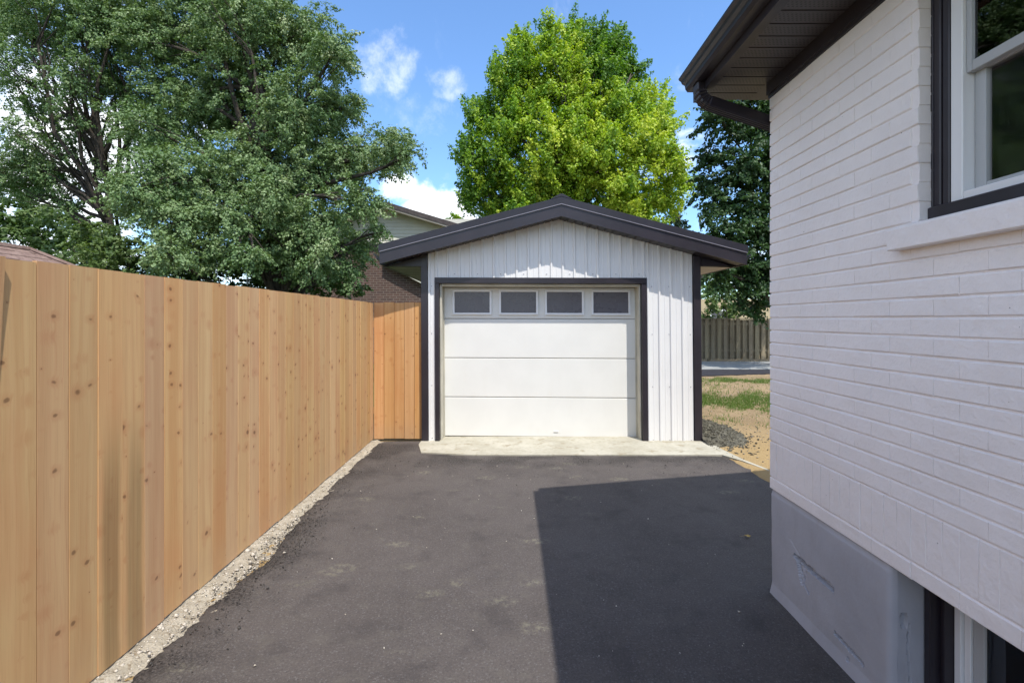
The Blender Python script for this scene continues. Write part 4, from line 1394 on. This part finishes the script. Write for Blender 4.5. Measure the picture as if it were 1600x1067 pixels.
# ------------------------------------------------------------------ trees
def leaves(name, clumps, m, parent, size, per_m2, sub=0.28, droop=0.0, seed=1, flat=0.75, up=0.5, cup=0.35, tuft=45, tvar=0.14, rag=0.12):
    """clumps: (centre, (rx,ry,rz), density, tint).  Leaves hang on little sprays spread through each clump."""
    R = np.random.default_rng(seed)
    VV, CC = [], []
    for (c, r, dens, tint) in clumps:
        c = np.array(c, float); r = np.array(r, float)
        area = (r[0] * r[2] + r[0] * r[1] + r[1] * r[2]) / 3 * 4 * math.pi
        nleaf = int(area * per_m2 * dens)
        nsub = max(5, int(nleaf / tuft))
        d = R.normal(size=(nsub, 3)); d /= np.linalg.norm(d, axis=1)[:, None]
        rad = R.uniform(0, 1, nsub) ** 0.36
        lump = 1 + 0.22 * np.sin(d[:, 0] * 5 + seed) * np.cos(d[:, 2] * 6 + 1.3 * seed) + R.normal(0, rag, nsub)
        sc = c + d * r * (rad * lump)[:, None]
        stint = np.clip(tint + R.normal(0, tvar, nsub), 0, 1)
        ssize = R.uniform(0.6, 1.35, nsub)
        per = R.poisson(tuft * ssize)
        idx = np.repeat(np.arange(nsub), per)
        n = len(idx)
        # each tuft is a small tapering spray, pointing outward and up or drooping
        sax = d * np.array([1, 1, 0.45]) + R.normal(0, 0.30, (nsub, 3)); sax[:, 2] += up - droop * 1.6
        sax /= np.linalg.norm(sax, axis=1)[:, None]
        sdir = sax[idx]
        t_ = R.beta(1.5, 1.9, n)
        wdt = (1.02 - t_) ** 0.7 * np.minimum(1, t_ * 4 + 0.35)
        q_ = R.normal(0, 1, (n, 3)); q_ -= sdir * (q_ * sdir).sum(1)[:, None]
        q_ *= (sub * 0.40 * wdt * ssize[idx])[:, None]; q_[:, 2] *= flat
        pos = sc[idx] + sdir * ((t_ - 0.4) * sub * 2.1 * ssize[idx])[:, None] + q_
        pos[:, 2] -= droop * sub * 0.8 * t_ ** 2
        ql = q_ / (np.linalg.norm(q_, axis=1)[:, None] + 1e-6)
        nrm = 0.75 * ql + 0.35 * d[idx] + np.array([0.03, -0.08, 0.55]) + R.normal(0, 0.36, (n, 3))
        nrm /= np.linalg.norm(nrm, axis=1)[:, None]
        ax = R.normal(size=(n, 3)) * 0.8 + sdir; ax[:, 2] -= droop * 0.8
        ax -= nrm * (ax * nrm).sum(1)[:, None]
        ax /= np.linalg.norm(ax, axis=1)[:, None] + 1e-9
        bx_ = np.cross(nrm, ax)
        L = size * R.uniform(0.65, 1.3, n)[:, None]
        Wd = L * 0.34
        v0 = pos - ax * L * 0.5
        v2 = pos + ax * L * 0.5 - nrm * L * 0.10
        v1 = pos + bx_ * Wd + nrm * L * cup * 0.3
        v3 = pos - bx_ * Wd + nrm * L * cup * 0.3
        VV.append(np.stack([v0, v1, v2, v3], 1).reshape(-1, 3))
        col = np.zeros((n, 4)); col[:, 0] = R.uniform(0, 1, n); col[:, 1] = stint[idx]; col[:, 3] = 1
        CC.append(np.repeat(col, 4, 0))
    V = np.concatenate(VV); C = np.concatenate(CC)
    q = np.arange(len(V)).reshape(-1, 4)
    T = np.concatenate([q[:, [0, 1, 2]], q[:, [0, 2, 3]]])
    return fast_mesh(name, V, T, m, parent, C)


def limb(b, a, c, r0, r1, bend=0.12, seed=0, n=7):
    rr = random.Random(seed)
    a, c = Vector(a), Vector(c)
    L = (c - a).length
    o1 = Vector((rr.uniform(-1, 1), rr.uniform(-1, 1), rr.uniform(0.0, 1))) * L * bend
    pts, rad = [], []
    for i in range(n):
        t_ = i / (n - 1)
        p = a.lerp(c, t_) + o1 * math.sin(math.pi * t_) + Vector((rr.uniform(-1, 1), rr.uniform(-1, 1), rr.uniform(-1, 1))) * L * 0.018
        pts.append(p); rad.append(r0 + (r1 - r0) * t_)
    b.tube(pts, rad, 6)
    return pts


def px_clumps(rows, jitter=0.9, seed=1, flat=0.85, k=1.0, back=None, bd=0.75):
    """rows: (px, py, radius px, Y, density, tint) in the photograph's pixels"""
    rr = random.Random(seed)
    out = []
    for (a, b, r, Y, dn, ti) in rows:
        Y2 = Y + rr.uniform(-jitter, jitter)
        p = at(a, b, Y2); R_ = k * r * Y2 / F
        out.append((tuple(p), (R_, R_ * 0.95, R_ * flat), dn, ti))
        if back:                     # the crown goes on behind, inner shade put into a darker leaf tint
            Y3 = Y2 + back * rr.uniform(0.7, 1.3)
            p = at(a + rr.uniform(-8, 8), b + rr.uniform(-4, 10), Y3); R_ = 0.95 * k * r * Y3 / F
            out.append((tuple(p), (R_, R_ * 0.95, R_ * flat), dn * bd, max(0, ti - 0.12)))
    return out


def tree(name, label, base, fork, clumps, leafm, barkm, size, per_m2, trunk_r, seed, sub=0.28, droop=0.0, up=0.5, fork_r=None, flat=0.75, limb_r=0.05, twig=True, cat='tree', cup=0.35, tuft=45, tvar=0.14, rag=0.12):
    t = thing(name, label, cat, base)
    tb = MB()
    base, fork = Vector(base), Vector(fork)
    pts = limb(tb, base - Vector((0, 0, 0.1)), fork, trunk_r, fork_r or trunk_r * 0.6, 0.05, seed, 9)
    rr = random.Random(seed)
    for i, (c, r, dn, ti) in enumerate(clumps):
        c = Vector(c)
        # limbs spring from along the trunk
        k = min(len(pts) - 1, max(2, int(len(pts) * rr.uniform(0.45, 1.0))))
        s = pts[k] if c.z > pts[k].z - 0.3 else pts[max(2, k - 3)]
        lp_ = limb(tb, s, c, limb_r * rr.uniform(0.8, 1.3), limb_r * 0.25, 0.12, seed * 31 + i)
        if twig:
            for q in range(5):
                e = c + Vector((rr.uniform(-1, 1) * r[0], rr.uniform(-1, 1) * r[1], rr.uniform(-0.6, 0.9) * r[2])) * 0.85
                limb(tb, lp_[rr.randrange(3, 7)], e, limb_r * 0.28, limb_r * 0.08, 0.1, seed * 77 + i * 7 + q, 5)
    tb.build('trunk', barkm, t, smooth=True)
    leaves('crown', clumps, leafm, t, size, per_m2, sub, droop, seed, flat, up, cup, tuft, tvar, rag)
    return t


# big grey-green tree over the fence
rowsB = [(520, 85, 50, 11.5, 1, .5), (462, 55, 72, 11.8, 1, .55), (375, 35, 85, 12, 1, .5), (290, 40, 85, 12, 1, .45), (225, 65, 62, 11.6, .9, .45), (330, -70, 100, 12.4, 1, .5), (390, -75, 72, 12.4, 1, .5),
         (535, 170, 40, 11.2, .9, .5), (470, 165, 82, 11.6, 1, .5), (380, 150, 92, 11.6, 1, .45), (290, 165, 85, 11.5, 1, .45), (232, 200, 60, 11.2, .9, .4),
         (612, 228, 42, 10.8, 1, .6), (560, 250, 58, 11, 1, .55), (488, 265, 78, 11, 1, .5), (400, 265, 85, 11, 1, .5), (310, 280, 78, 10.8, 1, .45), (245, 275, 60, 10.6, 1, .45),
         (568, 320, 40, 10.8, 1, .55), (500, 345, 55, 10.6, 1, .5), (430, 330, 62, 10.4, 1, .55), (350, 345, 65, 10.3, 1, .5), (275, 345, 58, 10.2, 1, .5), (212, 305, 48, 10.2, 1, .55),
         (452, 378, 48, 10.0, 1, .6), (500, 405, 38, 10.0, 1, .6), (556, 385, 34, 10.3, .9, .5), (395, 400, 36, 10.0, .8, .5), (325, 398, 40, 9.9, 1, .6), (262, 398, 40, 9.9, 1, .6), (425, 300, 40, 9.8, .9, .65), (300, 330, 36, 9.7, .9, .65),
         (545, 425, 30, 10.6, .8, .3), (590, 365, 22, 10.6, .7, .5), (632, 250, 22, 10.8, .7, .55), (470, 425, 32, 10.6, .6, .3)]
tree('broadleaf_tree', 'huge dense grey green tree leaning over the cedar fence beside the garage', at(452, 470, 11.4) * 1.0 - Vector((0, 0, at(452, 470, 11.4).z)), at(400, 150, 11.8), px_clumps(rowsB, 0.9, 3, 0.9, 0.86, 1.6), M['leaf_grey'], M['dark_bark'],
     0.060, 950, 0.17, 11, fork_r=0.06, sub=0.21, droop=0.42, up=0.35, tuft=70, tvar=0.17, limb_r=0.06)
# open tree at the far left, sky showing through
rowsA = [(35, 245, 42, 12.0, .55, .5), (88, 262, 42, 12.0, .6, .5), (130, 225, 30, 12.0, .4, .45), (40, 150, 42, 12.2, .4, .4), (112, 120, 48, 12.2, .55, .4), (170, 110, 42, 12.4, .6, .4), (60, 55, 55, 12.4, .7, .4), (145, 45, 55, 12.4, .9, .4),
         (185, 190, 28, 12.0, .5, .45), (15, 205, 30, 12.0, .45, .5), (20, 20, 50, 12.4, .8, .4), (195, 20, 50, 12.6, .9, .4), (100, -30, 80, 12.6, .9, .4), (105, 310, 26, 12.0, .4, .5), (40, 305, 26, 12.0, .4, .5), (160, 265, 24, 11.8, .5, .5), (70, 205, 34, 12.1, .45, .5), (10, 100, 40, 12.2, .5, .45), (190, 140, 30, 12.2, .7, .45), (0, 270, 40, 12.0, .6, .5), (60, 280, 30, 11.9, .5, .55), (120, 170, 34, 12.2, .4, .45)]
tree('broadleaf_tree', 'open thin crowned tree with bare forked trunk at far left of fence', Vector((at(158, 470, 12.1).x, 12.1, 0)), at(143, 210, 12.1), px_clumps(rowsA, 0.7, 5, 0.85, 1.05, 1.2, 0.6), M['leaf_grey'], M['dark_bark'],
     0.060, 850, 0.12, 23, fork_r=0.06, sub=0.20, droop=0.4, up=0.35, tuft=55, tvar=0.15, limb_r=0.05)
# shrubs below
sh = [('shrub', 'broad green shrub behind the brown hip roof at far left', [(15, 350, 40, 17.5, 1, .4), (65, 335, 42, 17.5, 1, .5), (115, 345, 40, 17.2, 1, .5), (60, 385, 50, 17.2, 1, .3), (-30, 340, 50, 17.5, 1, .4), (120, 395, 45, 17.0, 1, .4)], 17.4, 60, .16),
      ('shrub', 'dark dense shrub in the shade under the big tree, beside the brown brick house', [(330, 410, 48, 13.4, 1, .15), (400, 412, 52, 13.6, 1, .1), (460, 418, 50, 13.6, 1, .1), (520, 430, 42, 13.4, 1, .15), (270, 410, 48, 13, 1, .2), (300, 440, 45, 13, 1, .15), (430, 450, 50, 13, 1, .1), (560, 450, 26, 13.2, .8, .15)], 13, 90, .085),
      ('shrub', 'pale leafy shrub rising just above the fence beside the brown roof', [(150, 375, 38, 11.5, 1, .55), (195, 380, 34, 11.3, 1, .65), (235, 392, 30, 11.2, 1, .7), (165, 410, 45, 11.5, 1, .5), (215, 425, 45, 11.3, 1, .5), (120, 400, 30, 11.5, .9, .5)], 11.4, 88, .085)]
for i, (nm, lb, rows, Y, x_, sz) in enumerate(sh):
    cl = px_clumps(rows, 0.4, 8 + i)
    b = Vector((sum(c[0][0] for c in cl) / len(cl), Y, 0))
    tree(nm, lb, b, b + Vector((0, 0, 1.4)), cl, M['leaf_shrub'], M['dark_bark'], sz, 380 if sz < .1 else 130, 0.07, 41 + i, sub=0.2 if sz < .1 else .35, droop=0.2, up=0.4, limb_r=0.03, cat='shrub')
# golden maple behind the garage: (px,py,r,Y,density,tint 0 green .. 1 yellow)
rowsG = [(895, 60, 32, 24, 1, .30), (860, 62, 30, 24, 1, .5), (930, 65, 34, 24.4, 1, .10), (965, 75, 30, 24.6, 1, .12), (820, 85, 38, 23.6, 1, .45), (880, 110, 50, 23, 1, .62), (935, 120, 48, 23.6, 1, .12), (985, 110, 28, 24, 1, .1),
         (785, 130, 38, 23.4, 1, .35), (835, 150, 52, 22.6, 1, .5), (905, 175, 50, 22.4, 1, .60), (965, 175, 50, 22.8, 1, .50), (1015, 165, 38, 23, 1, .68), (755, 185, 36, 23.2, 1, .22), (800, 205, 50, 22.4, 1, .38),
         (1040, 190, 28, 22.8, .9, .72), (870, 230, 58, 21.8, 1, .58), (940, 240, 55, 21.8, 1, .66), (1005, 230, 50, 22, 1, .74), (735, 240, 30, 23, 1, .2), (775, 265, 45, 22.4, 1, .34), (1050, 255, 32, 22.2, .9, .74),
         (835, 290, 50, 21.6, 1, .60), (905, 295, 50, 21.6, 1, .62), (975, 295, 50, 21.8, 1, .72), (1040, 305, 36, 22, .85, .68), (1068, 290, 18, 22, .8, .7), (740, 300, 30, 22.8, 1, .26), (780, 325, 40, 22.4, 1, .4), (1000, 345, 40, 22, 1, .6), (880, 350, 60, 22, 1, .5), (950, 350, 50, 22, 1, .5), (820, 350, 50, 22, 1, .4)]
tree('maple_tree', 'tall maple with yellow green leaves standing behind the garage', Vector((at(885, 400, 23).x, 23, 0)), at(893, 150, 23.2), px_clumps(rowsG, 0.9, 12, 1.2, 0.80, 2.2, 0.5), M['leaf_gold'], M['bark'],
     0.135, 320, 0.28, 51, sub=0.42, droop=0.0, up=0.75, limb_r=0.09, flat=1.0, tuft=75, tvar=0.15, rag=0.2)
# dark maple beyond the right of the garage
rowsD = [(1120, 185, 34, 16.5, 1, .4), (1165, 190, 45, 16.5, 1, .45), (1205, 180, 50, 16.8, 1, .45), (1112, 250, 28, 16.4, 1, .4), (1155, 260, 45, 16, 1, .45), (1205, 260, 55, 16.2, 1, .45), (1102, 285, 24, 16.2, 1, .45), (1130, 320, 36, 15.8, 1, .45),
         (1180, 335, 48, 15.8, 1, .5), (1235, 340, 60, 16, 1, .45), (1120, 370, 34, 15.8, 1, .45), (1170, 400, 45, 15.5, 1, .45), (1230, 410, 55, 15.8, 1, .4), (1120, 425, 26, 15.6, 1, .5), (1150, 445, 28, 15.5, .9, .45), (1190, 455, 34, 15.6, .9, .4), (1130, 455, 18, 15.5, .6, .6), (1175, 485, 18, 15.6, .6, .4),
         (1180, 110, 55, 17, 1, .45), (1250, 120, 80, 17, 1, .45), (1290, 250, 80, 17, 1, .4), (1160, 480, 10, 15.5, .6, .7)]
tree('maple_tree', 'dark green maple between the garage and the white brick house', Vector((at(1215, 470, 17).x, 17.0, 0)), at(1210, 240, 17), px_clumps(rowsD, 0.6, 14, 0.9), M['leaf_dark'], M['dark_bark'],
     0.115, 330, 0.2, 61, sub=0.36, droop=0.35, up=0.25, limb_r=0.06, flat=0.35, tuft=60)
# small far trees
tree('pine_tree', 'small dark conifer showing between the two maples above the garage roof', Vector((at(1062, 400, 34).x, 34, 0)), at(1062, 335, 34), px_clumps([(1062, 345, 17, 34, 1, .4), (1055, 362, 24, 34, 1, .4), (1070, 372, 24, 34, 1, .4), (1062, 400, 34, 34, 1, .4)], .3, 4, 1.1), M['needle'], M['dark_bark'], 0.22, 30, 0.15, 71, sub=0.4, limb_r=0.05)
tree('young_tree', 'slim bright green sapling just left of the golden maple behind the garage roof', Vector((at(716, 420, 21).x, 21, 0)), at(716, 350, 21), px_clumps([(712, 340, 13, 21, .8, .3), (722, 352, 16, 21, .9, .3), (706, 362, 14, 21, .8, .3), (735, 372, 20, 21, .9, .3), (715, 400, 30, 21, .9, .3)], .2, 4), M['leaf_gold'], M['dark_bark'], 0.16, 90, 0.06, 73, sub=0.3, limb_r=0.025)
tree('shrub', 'sunny light green shrub behind the weathered fence on the right', Vector((at(1125, 500, 23).x, 23, 0)), Vector((at(1125, 500, 23).x, 23, 1.5)), px_clumps([(1110, 470, 18, 23, .8, .75), (1135, 482, 20, 23, .8, .7), (1155, 470, 20, 23.5, .8, .6), (1105, 500, 25, 23, .9, .6), (1150, 505, 30, 23, .9, .6), (1115, 440, 14, 23.5, .6, .8)], .5, 9), M['leaf_shrub'], M['dark_bark'], 0.17, 90, 0.06, 81, sub=0.35, limb_r=0.03, cat='shrub')

# far wood closing the view behind the gardens
rr = random.Random(17)
cl = []
for i in range(46):
    a = -75 + 150 * i / 45 + rr.uniform(-1, 1)
    cl.append(((a, 62 + rr.uniform(-5, 5) - abs(a) * 0.18, 2.2 + rr.uniform(0, 1.6)), (3.0, 2.6, 2.6 + rr.uniform(0, 1.2)), 1, rr.uniform(.25, .6)))
stuff(leaves('far_wood', cl, M['leaf_shrub'], None, 0.5, 4.5, 0.8, 0.1, 91))
